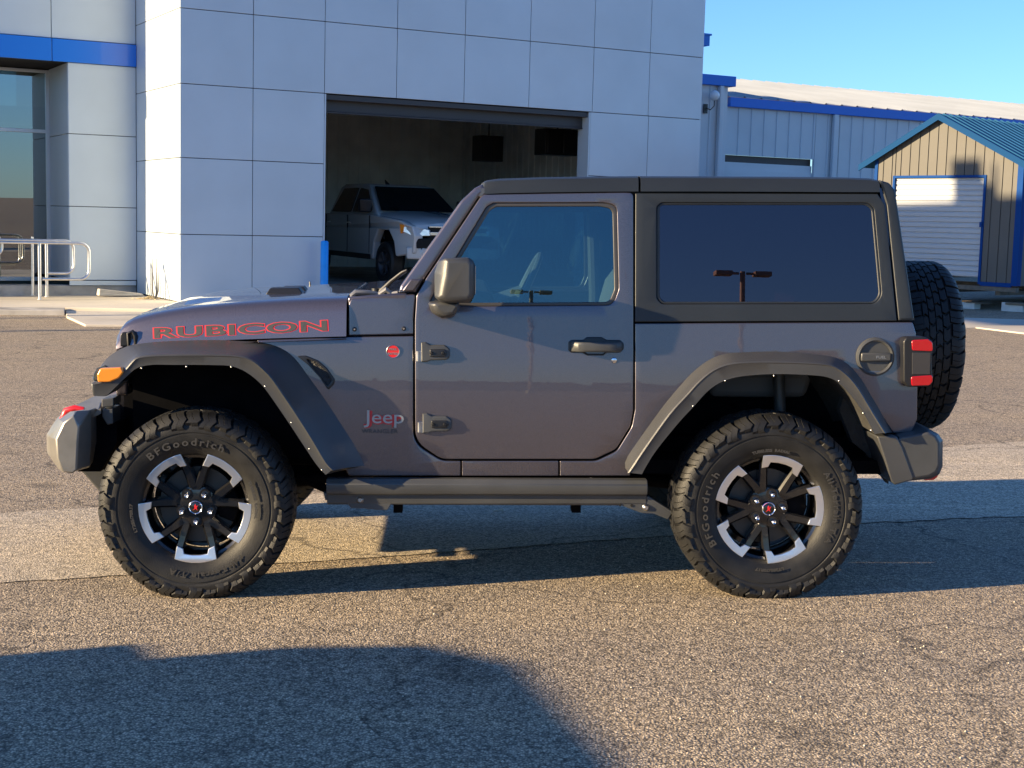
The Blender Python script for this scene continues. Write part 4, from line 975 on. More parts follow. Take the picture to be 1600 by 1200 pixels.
a = S(891, 541, ys); b = S(972, 541, ys); yy = ys(a[0], a[1])
mb = MB(); pts = [(a[0]+.004, yy-.012), (a[0]+.03, yy-.040), (a[0]+.06, yy-.046), (b[0]-.06, yy-.046), (b[0]-.03, yy-.040), (b[0]-.004, yy-.012)]
mb.loft([[(px_, py_-.004, a[1]+.022), (px_, py_-.010, a[1]+.014), (px_, py_-.010, a[1]-.014), (px_, py_-.004, a[1]-.021), (px_, py_+.008, a[1]-.018), (px_, py_+.008, a[1]+.018)] for px_, py_ in pts]); mb.build('handle_grip', M['rail'], hd, smooth=50, bevel=.002)
x, z = S(959.5, 563, ys); mb = MB(); mb.lathe([(-.006, .0005), (-.006, .006), (-.004, .0115), (-.001, .0135), (.003, .0135)], 24, 'y', (x, ys(x, z), z)); mb.build('key_lock', M['chrome'], nd)
# ---- mirror
mb = MB()
def mpx(l, y): return [S(a, b, y) for a, b in l]
f1 = mpx([(694, 403), (733, 402), (741, 409), (741, 462), (736, 471), (698, 472.5), (684, 468), (691, 430)], -.075)
mid_ = mpx([(685, 407), (731, 402), (740.5, 408), (740.5, 464), (734, 472.5), (690, 473), (679, 465), (679, 425)], -.03)
bk = mpx([(686, 408), (730, 404), (738, 410), (738, 462), (732, 470), (692, 471), (681, 463), (681, 426)], .10)
f0 = mpx([(699, 408), (730, 407), (736, 412), (736, 460), (731, 466), (703, 467), (693, 462), (698, 432)], -.085)
mb.loft([[(p[0], y, p[1]) for p in r] for r, y in ((f0, -.087), (f1, -.072), (mid_, -.03), (bk, .115))])
mir_ = mb.build('mirror', M['flare'], nd, smooth=40, bevel=.010, seg=3)
mb = MB(); X = S(741, 430, -.03)[0]; Z0, Z1 = S(740, 466, -.03)[1], S(740, 408, -.03)[1]
mb.box((X-.012, -.06, Z0+.012), (X+.004, .10, Z1-.012)); mb.build('mirror_rim', M['blackplastic'], mir_, bevel=.006)
mb = MB(); mb.box((X+.0045, -.05, Z0+.02), (X+.0055, .09, Z1-.02)); mb.build('mirror_glass', M['mirror'], mir_, smooth=0)
mb = MB(); P0 = mpx([(669, 474), (690, 471), (715, 472), (716, 482), (708, 495), (690, 497), (675, 489)], .02)
P1 = mpx([(668, 473), (690, 469), (717, 471), (719, 484), (709, 496), (690, 498), (674, 490)], .12)
mb.loft([[(p[0]*.8+P0[2][0]*.2, -.01, p[1]*.8+P0[2][1]*.2) for p in P0], [(p[0], .02, p[1]) for p in P0], [(p[0], .18, p[1]) for p in P1]]); mb.build('mirror_base', M['flare'], mir_, smooth=45, bevel=.012, seg=3)
mbf = MB(); mbf.loft([[(p[0], y, p[1]) for p in r] for r, y in ((f0, -.087), (f1, -.072), (mid_, -.03), (bk, .115))]); mirY(mbf).build('mirror', M['flare'], fd, smooth=40, bevel=.010)
mbf = MB(); mbf.loft([[(p[0], .02, p[1]) for p in P0], [(p[0], .18, p[1]) for p in P1]]); mirY(mbf).build('mirror_base', M['flare'], fd, smooth=45, bevel=.012)
# ---- fuel cap
x, z = S(1367, 557.5, ys); yf_ = ys(x, z)-.0; R_ = 31/ (FPX/6.15)
mb = MB(); mb.lathe([(-.012, R_*.80), (-.016, R_*.88), (-.012, R_*.98), (.002, R_), (.01, R_)], 48, 'y', (x, yf_, z)); fc = mb.build('fuel_door', M['rail'], suv, smooth=50)
mb = MB(); mb.lathe([(-.005, .0005), (-.005, R_*.80), (-.012, R_*.80)], 48, 'y', (x, yf_, z)); mb.build('fuel_bowl', M['rail'], fc, smooth=30)
mb = MB(); mb.box((x-R_*.78, yf_-.022, z-R_*.22), (x+R_*.78, yf_-.004, z+R_*.22)); mb.build('fuel_grip', M['rail'], fc, bevel=.006, smooth=30)
me = text_mesh('FUEL', .016, 1.3, .0006, .0002)
for v in me.vertices: v.co = (x+R_*.25+v.co.x, yf_-.0228-v.co.z, z+v.co.y)
mkobj('fuel_text', me, M['silver'], fc, smooth=0)
# ---- tail lamps
for mir in (None, CY):
    mb = MB(); yl = .115; 
    o = [(1412, 534), (1416, 527), (1445, 526.5), (1456, 532), (1457.5, 545), (1456, 566), (1457.5, 590), (1455, 601), (1447, 604.5), (1418, 604.5), (1412, 597)]
    mb.loft([[(p[0], yy, p[1]) for p in fillet(SL(o, yl), .015, 3)] for yy in (yl, .30)])
    if mir is not None: mirY(mb)
    tl = mb.build('tail_lamp', M['blackplastic'], suv, smooth=35, bevel=.006, seg=3)
    for o in ([(1424, 531.5), (1450, 530), (1456.5, 535), (1457.5, 549), (1425, 547.5)], [(1423, 588.5), (1457, 586), (1457, 596), (1452, 602), (1424, 603)]):
        mb = MB(); mb.loft([[(p[0], yy, p[1]) for p in fillet(SL(o, yl), .01, 3)] for yy in (yl-.005, .27)])
        if mir is not None: mirY(mb)
        mb.build('red_lens', M['redlens'], tl, smooth=35, bevel=.003)
    mb = MB(); mb.loft([[(p[0], yy, p[1]) for p in SL([(1425, 551), (1454, 551), (1453, 585), (1425, 585)], yl)] for yy in (yl-.003, .27)])
    if mir is not None: mirY(mb)
    mb.build('lamp_panel', M['smoke'], tl, smooth=0, bevel=.002)
# ---- roof
def roofpart(name, xs_px, parent):
    """lofted shell: (x_px, top_px, bottom_px) stations along the side, crowned across"""
    mb = MB(); rings = []
    for (px, pt, pb) in xs_px:
        X, ZT = S(px, pt, .25); _, ZB = S(px, pb, .215)
        e = ys(X, ZB)-.004
        half = [(e+.03, ZB), (e+.0, ZB), (e+.004, ZB+(ZT-ZB)*.55), (e+.016, ZT-.008), (e+.045, ZT), (e+.16, ZT+.004), (CY-.25, ZT+.010), (CY, ZT+.012)]
        rings.append([(X, a, b) for a, b in half] + [(X, 2*CY-a, b) for a, b in reversed(half[:-1])])
    mb.loft(rings, closed=True)
    return mb.build(name, M['top'], parent, smooth=40)
roofpart('roof_panel', [(757, 285, 303), (762, 282, 303), (780, 279.5, 302), (850, 277, 300.5), (930, 275.8, 299.5), (997, 275.2, 299)], suv)
roofpart('rear_roof', [(1000.5, 275.2, 299), (1100, 275.5, 299), (1220, 276, 299.5), (1320, 277, 300), (1360, 278.5, 300), (1373, 281, 300)], suv)
# recessed rain gutter step under the roof edge
a = S(757, 300, .2); b = S(1372, 300, .2); yy = ys(a[0], a[1])
mb = MB(); mb.box((a[0]+.02, yy+.012, a[1]-.03), (b[0], yy+.03, a[1]+.01)); mb.build('roof_seal', M['gap'], suv, smooth=0)
# windshield frame + glass (raked plane between the two pillars)
pb, pt = S(630, 452, .17), S(748, 292, .22)
def quad_bar(name, x0, z0, x1, z1, ya, yb, m, th=.05, par=suv):
    mb = MB(); mb.loft([[(x0, y, z0), (x1, y, z1), (x1+th, y, z1), (x0+th, y, z0)] for y in (ya, yb)]); return mb.build(name, m, par, smooth=30, bevel=.006)
dx, dz2 = pt[0]-pb[0], pt[1]-pb[1]
L_ = lambda t: (pb[0]+dx*t, pb[1]+dz2*t)
quad_bar('windshield_header', *L_(.90), *L_(1.0), .23, 2*CY-.23, M['paint'])
quad_bar('windshield_base', *L_(-.02), *L_(.10), .18, 2*CY-.18, M['paint'])
mb = MB(); mb.vf([(L_(.09)[0]+.012, .22, L_(.09)[1]), (L_(.09)[0]+.012, 2*CY-.22, L_(.09)[1]), (L_(.91)[0]+.012, 2*CY-.26, L_(.91)[1]), (L_(.91)[0]+.012, .26, L_(.91)[1])], [(0, 1, 2, 3)])
ws = mb.build('windshield', M['clear'], suv, smooth=0)
# cowl top, wiper, hinges
ca = S(545, 464, .25); cb_ = S(626, 458, .25)
mb = MB(); mb.loft([[(ca[0], y, ca[1]-.03), (ca[0], y, ca[1]+.003), (cb_[0]+.03, y, cb_[1]+.006), (cb_[0]+.03, y, cb_[1]-.03)] for y in (.19, 2*CY-.19)]); cw = mb.build('cowl_top', M['paint'], suv, smooth=30, bevel=.008)
def pt3(px, py, y): p = S(px, py, y); return (p[0], y, p[1])
mb = MB(); mb.tube([pt3(588, 461, .42), pt3(600, 451, .40), pt3(612, 439, .38), pt3(628, 426, .34), pt3(636, 422, .33)], [.014, .012, .009, .007, .005], 8)
mb.tube([pt3(636, 423, .33), pt3(612, 440, .60), pt3(606, 446, .85)], .006, 6); mb.lathe([(-.01, .0005), (-.01, .022), (.03, .022)], 16, 'z', pt3(588, 461, .42)); mb.build('wiper', M['blackplastic'], suv)
mb = MB(); mb.tube([pt3(548, 463, .26), pt3(556, 457, .26), pt3(575, 457, .27), pt3(590, 459, .28)], [.010, .013, .011, .008], 8); mb.tube([pt3(592, 460, .26), pt3(603, 453, .26), pt3(612, 459, .26), pt3(622, 457, .25)], [.009, .014, .010, .008], 8)
mb.lathe([(0, .0005), (.004, .018), (.02, .016), (.022, .0005)], 14, 'z', pt3(560, 462, .28)); mb.build('windshield_hinge', M['bumpersteel'], suv)
mb = MB(); mb.tube([pt3(486, 465, 1.55), pt3(484, 440, 1.56)], [.006, .004], 6)
mb.build('washer_nozzle', M['blackplastic'], hood)
# ---- rear end: tailgate, inner tub, floor
xr = S(1431, 600, .17)[0]; zt_ = S(1428, 503, .17)[1]; zb_ = S(1424, 676, .17)[1]
mb = MB(); mb.box((xr-.05, .20, zb_), (xr-.012, 2*CY-.20, zt_-.004)); mb.build('tailgate', M['paint'], suv, smooth=30, bevel=.01)
xa = S(1399, 300, .23)[0]; za = S(1399, 300, .23)[1]; mb = MB(); mb.loft([[(xa-.07, .24, za+.02), (xa-.01, .24, za-.0), (xr-.015, .20, zt_+.006), (xr-.06, .20, zt_+.006)], [(xa-.07, 2*CY-.24, za+.02), (xa-.01, 2*CY-.24, za), (xr-.015, 2*CY-.20, zt_+.006), (xr-.06, 2*CY-.20, zt_+.006)]]); mb.build('tailgate_glass', M['privacy'], suv, smooth=0)
zsill = S(800, 742, .15)[1]; xf = S(640, 600, .15)[0]
mb = MB(); mb.box((xf, .20, zsill), (xr-.06, 2*CY-.20, zsill+.06)); mb.build('floor_pan', M['under'], suv, smooth=0)
mb = MB(); mb.box((xf-.04, .21, zsill+.061), (xf, 2*CY-.21, S(640, 470, .2)[1])); mb.build('firewall', M['under'], suv, smooth=0)
mb = MB(); mb.box((xr-.14, .24, zsill+.061), (xr-.055, 2*CY-.24, zt_-.05)); mb.build('rear_lining', M['interior'], suv, smooth=0)
# interior
dz0 = S(700, 470, .2)[1]; dxp = S(690, 470, .2)[0]
mb = MB(); mb.loft([[(xf+.0, y, dz0-.30), (xf+.0, y, dz0+.0), (xf+.16, y, dz0+.06), (xf+.36, y, dz0+.03), (xf+.40, y, dz0-.12), (xf+.30, y, dz0-.30)] for y in (.24, 2*CY-.24)]); mb.build('dashboard', M['interior'], suv, smooth=30, bevel=.02)
for y0 in (.55, 1.33):
    seat = empty('seat', (0, 0, 0), 0, parent=suv); sx = S(858, 600, y0)[0]; sz = zsill+.10
    mb = MB(); mb.loft([[(sx-.25, y, sz+.06), (sx-.27, y, sz+.20), (sx-.2, y, sz+.25), (sx+.25, y, sz+.20), (sx+.27, y, sz+.05)] for y in (y0-.25, y0+.25)]); mb.build('cushion', M['seat'], seat, smooth=40, bevel=.035, seg=3)
    mb = MB(); mb.loft([[(sx+.16, y0-w_, sz+.18), (sx+.30, y0-w_, sz+.16), (sx+.44, y0-w_*.9, sz+.74), (sx+.36, y0-w_*.9, sz+.78), (sx+.30, y0-w_*.9, sz+.70)] for w_ in (-.24, .24)]); mb.build('backrest', M['seat'], seat, smooth=40, bevel=.03, seg=3)
    mb = MB(); mb.loft([[(sx+.36, y, sz+.83), (sx+.45, y, sz+.82), (sx+.48, y, sz+.98), (sx+.40, y, sz+1.0)] for y in (y0-.12, y0+.12)]); mb.build('headrest', M['seat'], seat, smooth=40, bevel=.025, seg=3)
    mb = MB(); mb.tube([(sx+.60, y0-.22 if y0 < 1 else y0+.22, sz+1.08), (sx+.58, y0-.25 if y0 < 1 else y0+.25, sz+.45)], .012, 6); mb.build('seat_belt', M['silver'], seat)
sw = Vector((xf+.50, .56, dz0+.02)); mb = MB()
ring = [(sw.x+.19*sin(a)*sin(radians(25)), sw.y+.19*cos(a), sw.z+.19*sin(a)*cos(radians(25))) for a in [2*pi*k/32 for k in range(33)]]
mb.tube(ring, .015, 8, caps=False); mb.tube([ring[0], (sw.x-.02, sw.y, sw.z), ring[16]], .018, 6); mb.tube([(sw.x-.02, sw.y, sw.z), ring[24]], .018, 6); mb.tube([(sw.x, sw.y, sw.z), (sw.x-.2, sw.y, sw.z-.07)], .035, 8); mb.build('steering_wheel', M['silver'], suv)
for mir in (None, CY):
    mb = MB(); B1 = S(975, 480, .28); T1 = S(968, 312, .30); F1 = S(765, 312, .30); R1 = S(1340, 312, .30); Rb = S(1390, 480, .28)
    mb.tube([(B1[0], .27, B1[1]-.5), (B1[0], .27, B1[1]), (T1[0], .33, T1[1]-.03)], .032, 10); mb.tube([(F1[0], .33, F1[1]-.02), (T1[0], .33, T1[1]-.02), (R1[0], .33, R1[1]-.02), (Rb[0], .29, Rb[1])], .028, 10)
    if mir is not None: mirY(mb)
    mb.build('roll_bar', M['interior'], suv)
mb = MB(); mb.tube([(T1[0], .33, T1[1]-.02), (T1[0], 2*CY-.33, T1[1]-.02)], .028, 10); mb.build('roll_bar', M['interior'], suv)
rs = S(1150, 560, CY); mb = MB(); mb.loft([[(rs[0]-.2, y, zsill+.3), (rs[0]+.25, y, zsill+.3), (rs[0]+.42, y, zsill+.86), (rs[0]+.30, y, zsill+.88), (rs[0]+.2, y, zsill+.42), (rs[0]-.2, y, zsill+.42)] for y in (CY-.42, CY+.42)]); mb.build('rear_seat', M['seat'], suv, smooth=40, bevel=.03)
mb = MB(); vs_ = S(741, 345, .70); mb.loft([[(vs_[0], y, vs_[1]), (vs_[0]+.02, y, vs_[1]), (vs_[0]+.02, y, vs_[1]-.06), (vs_[0], y, vs_[1]-.06)] for y in (.82, 1.06)]); mb.build('rear_view_mirror', M['interior'], suv, bevel=.01)
# ---- rock rail
def rail_mesh(mir):
    mb = MB(); a = S(510, 749, .10); b = S(1012, 747, .10); zt = a[1]; zm = S(800, 773, .09)[1]; zb = S(800, 790, .12)[1]
    prof = [(.135, zt+.0), (.105, zt+.002), (.088, zt-.018), (.086, zm+.018), (.094, zm), (.118, zm-.006), (.122, zb+.008), (.130, zb), (.16, zb), (.16, zt)]
    mb.loft([[(x, y, z) for y, z in prof] for x in (a[0], b[0])])
    if mir is not None: mirY(mb)
    r = mb.build('rock_rail', M['rail'], suv, smooth=30, bevel=.003)
    for pts in ([(505, 770), (560, 774), (612, 786), (606, 797), (592, 797.5), (568, 795), (548, 794), (541, 784), (508, 782)], [(985, 776), (1014, 776), (1052, 800), (1044, 812), (1022, 803), (1003, 802), (968, 789)]):
        mb = MB(); mb.prism(SL(pts, .12), .123, .16)
        if mir is not None: mirY(mb)
        mb.build('rail_bracket', M['rail'], r, smooth=0, bevel=.003)
    for (px, py, rr) in ((562.5, 781, .014), (1009.5, 793, .014)):
        x, z = S(px, py, .12); mb = MB(); mb.lathe([(-.010, .0005), (-.010, rr*.6), (-.004, rr), (.002, rr*1.25)], 16, 'y', (x, .122, z))
        if mir is not None: mirY(mb)
        mb.build('rail_bolt', M['steel'], r)
    mb = MB()
    for (px, py, rr) in ((820, 777, .008), (841, 777, .008), (908, 778, .009), (969, 789, .006), (987, 790, .006)):
        x, z = S(px, py, .12); mb.lathe([(-.0025, .0003), (-.0025, rr), (0.001, rr)], 12, 'y', (x, .1225, z))
    if mir is not None: mirY(mb)
    mb.build('rail_hole', M['gap'], r, smooth=0, weld=False)
    return r
rail_mesh(None); rail_mesh(CY)
# seat-mount tabs hanging below
mb = MB()
for px in (622, 900):
    x, z = S(px, 793, .3); mb.box((x-.02, .28, z-.02), (x+.02, .36, z+.05))
mb.build('mount_tab', M['under'], suv, smooth=0)
# ---- chassis
mb = MB()
for y in (.50, 2*CY-.50): mb.box((fwx-.45, y-.04, .50), (rwx+.60, y+.04, .64))
for x in (fwx-.40, fwx+.55, fwx+1.15, rwx-.45, rwx+.55): mb.box((x-.04, .541, .52), (x+.04, 2*CY-.541, .62))
mb.build('chassis_frame', M['under'], suv, smooth=0, bevel=.01)
for x in (fwx, rwx):
    mb = MB(); mb.tube([(x, .20, .388), (x, 2*CY-.20, .388)], .045, 14); off = .25 if x == fwx else 0
    mb.lathe([(k, sqrt(max(.14**2-k*k, 0))+.004) for k in [i*.02-.14 for i in range(15)]], 20, 'x', (x, CY+off, .40)); mb.build('axle', M['under'], suv, smooth=40)
    for mir in (None, CY):
        mb = MB(); sx = x+(.16 if x == rwx else .20); mb.tube([(sx, .42, .40), (sx-.02, .44, .62)], .035, 12); mb.tube([(sx-.02, .44, .60), (sx-.04, .46, .95)], .028, 12)
        if mir is not None: mirY(mb)
        mb.build('shock_absorber', M['rail'], suv, smooth=40)
        mb = MB(); h = [(x-.02+.055*cos(t), .56+.055*sin(t), .46+.34*t/(2*pi*6)) for t in [2*pi*6*k/96 for k in range(97)]]; mb.tube(h, .008, 6)
        if mir is not None: mirY(mb)
        mb.build('coil_spring', M['under'], suv, smooth=60)
        mb = MB(); s_ = 1 if x == fwx else -1; mb.tube([(x, .52, .36), (x+s_*.75, .50, .47)], .028, 10)
        if mir is not None: mirY(mb)
        mb.build('control_arm', M['under'], suv, smooth=40)
mb = MB(); mb.loft([[(fwx+.75, y, .40), (rwx-.75, y, .40), (rwx-.6, y, .48), (rwx-.6, y, .55), (fwx+.6, y, .55), (fwx+.6, y, .48)] for y in (.62, 1.5)]); mb.build('skid_plate', M['under'], suv, smooth=0)
mb = MB(); mx = S(1340, 742, 1.2); mb.lathe([(-.28, .0005), (-.27, .07), (-.2, .085), (.2, .085), (.27, .07), (.28, .0005)], 20, 'y', (rwx+.50, CY, .47)); mb.tube([(rwx+.50, CY+.2, .45), (rwx+.56, CY+.5, .40), (rwx+.62, CY+.55, .36)], .028, 10); mb.build('muffler', M['disc'], suv, smooth=40)
mb = MB(); q1 = S(520, 775, .5); mb.tube([(fwx+.38, .50, .44), (q1[0]+.05, .50, q1[1]+.0)], .02, 8); mb.tube([(fwx-.1, .45, .33), (fwx-.06, 1.5, .36)], .016, 8); mb.build('steering_link', M['under'], suv, smooth=40)
# ---- front bumper
def bst(y, pts): return [(p[0], y, p[1]) for p in pts]
Bn = lambda l, y: [S(a, b, y) for a, b in l]
sec0 = Bn([(116, 648), (124, 667), (122, 690), (120, 734), (114, 739.5), (98, 737), (90, 716), (88, 686), (100, 660)], .08)
sec1 = Bn([(118, 642), (142, 640), (142, 690), (140, 730), (112, 738), (92, 734), (80, 715), (76, 682), (92, 655)], .16)
sec2 = Bn([(110, 643), (150, 637), (150, 690), (145, 722), (100, 730), (84, 722), (74, 708), (72.5, 679), (84, 662)], .30)
sec3 = Bn([(110, 646), (155, 640), (155, 690), (150, 712), (96, 720), (80, 714), (73, 703), (73, 680), (84, 664)], .45)
sec4 = [(a-.05, b) for a, b in sec3]
mb = MB(); rings = [bst(.075, sec0), bst(.16, sec1), bst(.30, sec2), bst(.45, sec3), bst(.70, sec4), bst(2*CY-.70, sec4), bst(2*CY-.45, sec3), bst(2*CY-.30, sec2), bst(2*CY-.16, sec1), bst(2*CY-.075, sec0)]
mb.loft(rings); fb = mb.build('front_bumper', M['bumpersteel'], suv, smooth=22, bevel=.006)
for y in (.50, 2*CY-.50):
    a = S(100, 652, .5); mb = MB()
    z0 = a[1]-.02; x0 = a[0]; mb.tube([(x0-.0, y, z0-.03), (x0-.005, y, z0+.015), (x0+.012, y, z0+.05), (x0+.05, y, z0+.062), (x0+.09, y, z0+.055)], [.013, .015, .016, .015, .013], 10)
    mb.build('tow_hook', M['red'], fb, smooth=50)
mb = MB(); mb.loft([[(p[0], y, p[1]) for p in Bn([(120, 735), (128, 738), (140, 752), (158, 772), (190, 776), (190, 690), (135, 690)], .5)] for y in (.5, 2*CY-.5)]); mb.build('front_skid', M['rail'], fb, smooth=30, bevel=.01)
# fog-light pod / bracket bits between bumper and flare
mb = MB(); mb.prism(Bn([(162, 622), (181, 620), (181, 633), (162, 635)], .30), .26, .40); mb.prism(Bn([(163, 637), (180, 637), (180, 660), (171, 662), (163, 650)], .30), .26, .40); mb.build('bumper_bracket', M['flare'], suv, smooth=0, bevel=.004)
mb = MB(); mb.prism(Bn([(128, 660), (162, 640), (185, 660), (185, 690), (160, 735), (124, 735)], .35), .32, .62); mb.build('frame_horn', M['under'], suv, smooth=0)
mb = MB(); mb.prism(Bn([(147, 645), (160, 636), (160, 645), (150, 650)], .28), .25, .29); mb.build('bumper_gusset', M['bumpersteel'], fb, smooth=0)
# ---- rear bumper
mb = MB()
c0 = Bn([(1402, 681), (1450, 672), (1466, 678), (1473, 688), (1473, 728), (1468, 741), (1455, 748), (1425, 751), (1405, 752)], .10)
rr_ = [bst(.06, Bn([(1404, 684), (1450, 676), (1462, 682), (1468, 692), (1468, 726), (1463, 738), (1452, 744), (1427, 748), (1408, 748)], .06)), bst(.10, c0), bst(.36, [(p[0]+.02, p[1]) for p in c0]), bst(2*CY-.36, [(p[0]+.02, p[1]) for p in c0]), bst(2*CY-.10, c0)]
mb.loft(rr_); rbmp = mb.build('rear_bumper', M['rail'], suv, smooth=25, bevel=.008)
for mir in (None, CY):
    mb = MB(); mb.prism(Bn([(1370, 681.5), (1401, 681.5), (1410, 698), (1427, 745), (1426, 750), (1398, 757.5), (1392, 752), (1384, 725), (1376, 700)], .06), .055, .30)
    if mir is not None: mirY(mb)
    mb.build('bumper_corner', M['flare'], rbmp, smooth=25, bevel=.006)
    mb = MB(); mb.prism(Bn([(1444, 742), (1466, 739), (1464, 745), (1458, 749.5), (1444, 750)], .12), .112, .34)
    if mir is not None: mirY(mb)
    mb.build('bumper_reflector', M['redlens'], rbmp, smooth=0, bevel=.002)
    mb = MB(); mb.prism(Bn([(1326, 588), (1358, 645), (1372, 680), (1395, 680), (1386, 755), (1350, 706), (1330, 690), (1310, 640)], .30), .28, .34)
    if mir is not None: mirY(mb)
    mb.build('mud_guard', M['liner'], suv, smooth=0)
# ---- spare wheel on the tailgate
spc = S(1452, 539, CY); zc_ = spc[1]
sw_ = make_wheel('spare_wheel', 0, 0, radians(90), 0, near=False, flat=False, label='spare wheel standing on the tailgate, tread facing the viewer')
sw_.rotation_euler = (0, 0, radians(90)); xin = S(1423, 539, CY)[0]
sw_.location = (S(1505, 500, .75)[0]-.05, CY, zc_)
mb = MB(); mb.box((xr-.012, CY-.15, zc_-.15), (xr+.06, CY+.15, zc_+.15)); mb.build('spare_carrier', M['under'], suv, smooth=0, bevel=.01)

# ================================================================== PICKUP in the garage bay
M['whitepaint'] = mat('white_truck_paint', (.44, .44, .43), .3, coat=1)
M['truckglass'] = glass_mat('truck_glass', (.04, .05, .055), .03)
def make_truck(label):
    """local: +x forward, y left, z up; about 5.9 m long"""
    t = empty('pickup_truck', (0, 0, 0), 0, label, 'pickup truck')
    Wd = .99
    side = [(2.92, .62), (2.95, .95), (2.86, 1.12), (2.45, 1.22), (1.35, 1.30), (.95, 1.32), (-1.2, 1.32), (-2.95, 1.34), (-2.98, .62), (-2.38, .60), (-2.33, .85), (-2.12, 1.0), (-1.65, 1.0), (-1.42, .85), (-1.36, .48), (1.28, .46), (1.33, .80), (1.52, 1.03), (2.02, 1.03), (2.26, .82), (2.34, .55)]
    me = fill2d([fillet(side, .06)], .16, .03, 3)
    for s in (1, -1):
        m2 = me.copy()
        for v in m2.vertices:
            x, z, d = v.co; k = max(0, (x-2.2)/.75); v.co = (x, s*(Wd-.08+d-.12*k*k-.03*max(0, z-1.0)), z)
        mkobj('body_side', m2, M['whitepaint'], t, smooth=35)
    hl = MB(); rings = []
    for x, z in ((2.93, 1.00), (2.88, 1.13), (2.70, 1.19), (2.2, 1.25), (1.6, 1.31), (1.20, 1.35)):
        rings.append([(x, -.86, z-.06), (x, -.80, z), (x, -.5, z+.03), (x, -.42, z+.05), (x, 0, z+.05), (x, .42, z+.05), (x, .5, z+.03), (x, .80, z), (x, .86, z-.06)])
    hl.loft(rings, closed=False); hl.build('hood', M['whitepaint'], t, smooth=50)
    # cab greenhouse
    pr = [(1.28, 1.30), (.45, 1.86), (.15, 1.92), (-.9, 1.92), (-1.05, 1.86), (-1.22, 1.30)]
    cab = MB(); cab.loft([[(x, s*(.90-.22*(z-1.3)/.6), z) for x, z in pr] for s in (1, -1)])
    c = cab.build('cab', M['whitepaint'], t, smooth=30, bevel=.04, seg=3)
    for s in (1, -1):
        for q in ([(1.02, 1.36), (.42, 1.80), (.02, 1.84), (.02, 1.36)], [(-.05, 1.36), (-.05, 1.84), (-.82, 1.83), (-1.05, 1.40), (-1.05, 1.36)]):
            g = MB(); g.loft([[(x, s*(.905+o-.22*(z-1.3)/.6), z) for x, z in fillet(q, .05, 3)] for o in (0, .012)]); g.build('side_window', M['gap'] if False else M['truckglass_dark'], t, smooth=0)
        g = MB(); g.loft([[(1.05, s*.93, 1.36), (1.12, s*.93, 1.60), (.98, s*.93, 1.62), (.92, s*.93, 1.38)], [(1.02, s*1.16, 1.36), (1.08, s*1.18, 1.60), (.96, s*1.18, 1.62), (.92, s*1.16, 1.38)]]); g.build('wing_mirror', M['blackplastic'], t, smooth=30, bevel=.02)
        for hx in (.08, -.95):
            g = MB(); g.box((hx-.12, s*.985-.012, 1.13), (hx+.08, s*.985+.014, 1.17)); g.build('door_handle', M['chrome'], t, bevel=.01)
        g = MB()
        for hx in (1.12, .02, -1.13): g.box((hx-.006, s*.985-.014, .58), (hx+.006, s*.985+.0065, 1.30))
        g.build('door_gap', M['gap'], t, smooth=0)
        hl_ = [(2.50, .955, 1.14), (2.86, .90, 1.11), (3.00, .62, 1.06), (3.00, .60, .95), (2.90, .88, .94), (2.54, .965, 1.02)]
        g = MB(); g.loft([[(x, s*y, z) for x, y, z in hl_], [(x-.12, s*(y-.12), z) for x, y, z in hl_]]); h = g.build('headlight', M['steel'], t, smooth=20, bevel=.008)
        g = MB(); g.loft([[(x+.006, s*(y+.006), z) for x, y, z in ((2.47, .965, 1.15), (2.58, .945, 1.14), (2.60, .955, 1.02), (2.52, .968, .98))], [(x, s*(y-.1), z) for x, y, z in ((2.47, .965, 1.15), (2.58, .945, 1.14), (2.60, .955, 1.02), (2.52, .968, .98))]]); g.build('turn_signal', M['amber'], h, smooth=0)
        g = MB(); g.loft([[(2.93, s*.86, .90), (3.01, s*.60, .90), (3.01, s*.60, .72), (2.95, s*.84, .72)], [(2.8, s*.8, .90), (2.85, s*.6, .90), (2.85, s*.6, .72), (2.8, s*.8, .72)]]); g.build('air_curtain', M['gap'], t, smooth=0, bevel=.01)
        g = MB(); g.loft([[(x, s*y, z) for y in (.995, 1.003)] + [(x, s*y, z+.10) for y in (1.003, .995)] for x, z in ((-1.30, .48), (1.20, .46))]); g.build('rocker', M['blackplastic'], t, smooth=0)
        g = MB(); g.box((2.88, s*.62-.14, .70), (2.975, s*.62+.14, .86)); g.build('fog_lamp', M['gap'], t, smooth=0)
    wsm = MB(); wsm.vf([(1.20, -.80, 1.375), (1.20, .80, 1.375), (.50, .64, 1.845), (.50, -.64, 1.845)], [(0, 1, 2, 3)]); o_ = wsm.build('windshield', M['truckglass_dark'], t, smooth=0); o_.location = (.035, 0, .02)
    g = MB(); g.box((2.86, -.60, .78), (2.955, .60, 1.12)); gg = g.build('grille', M['gap'], t, bevel=.02)
    g = MB(); g.box((2.95, -.62, .96), (2.975, .62, 1.02)); g.box((2.95, -.60, 1.10), (2.972, .60, 1.13)); g.build('grille_bar', M['chrome'], gg, bevel=.006)
    g = MB(); g.loft([[(2.80, -.97, z0), (2.98, -.75, z0), (3.03, 0, z0), (2.98, .75, z0), (2.80, .97, z0), (2.6, .9, z0), (2.6, -.9, z0)] for z0 in (.52, .74)]); g.build('bumper', M['whitepaint'], t, smooth=30, bevel=.03)
    g = MB(); g.box((-2.85, -.82, .75), (-1.3, .82, .80)); g.box((-1.29, -.84, .55), (2.6, .84, .66)); g.box((1.29, -.75, .66), (2.7, .75, 1.1)); g.box((-2.98, -.82, .7), (-2.9, .82, 1.30)); g.build('floor', M['under'], t, smooth=0)
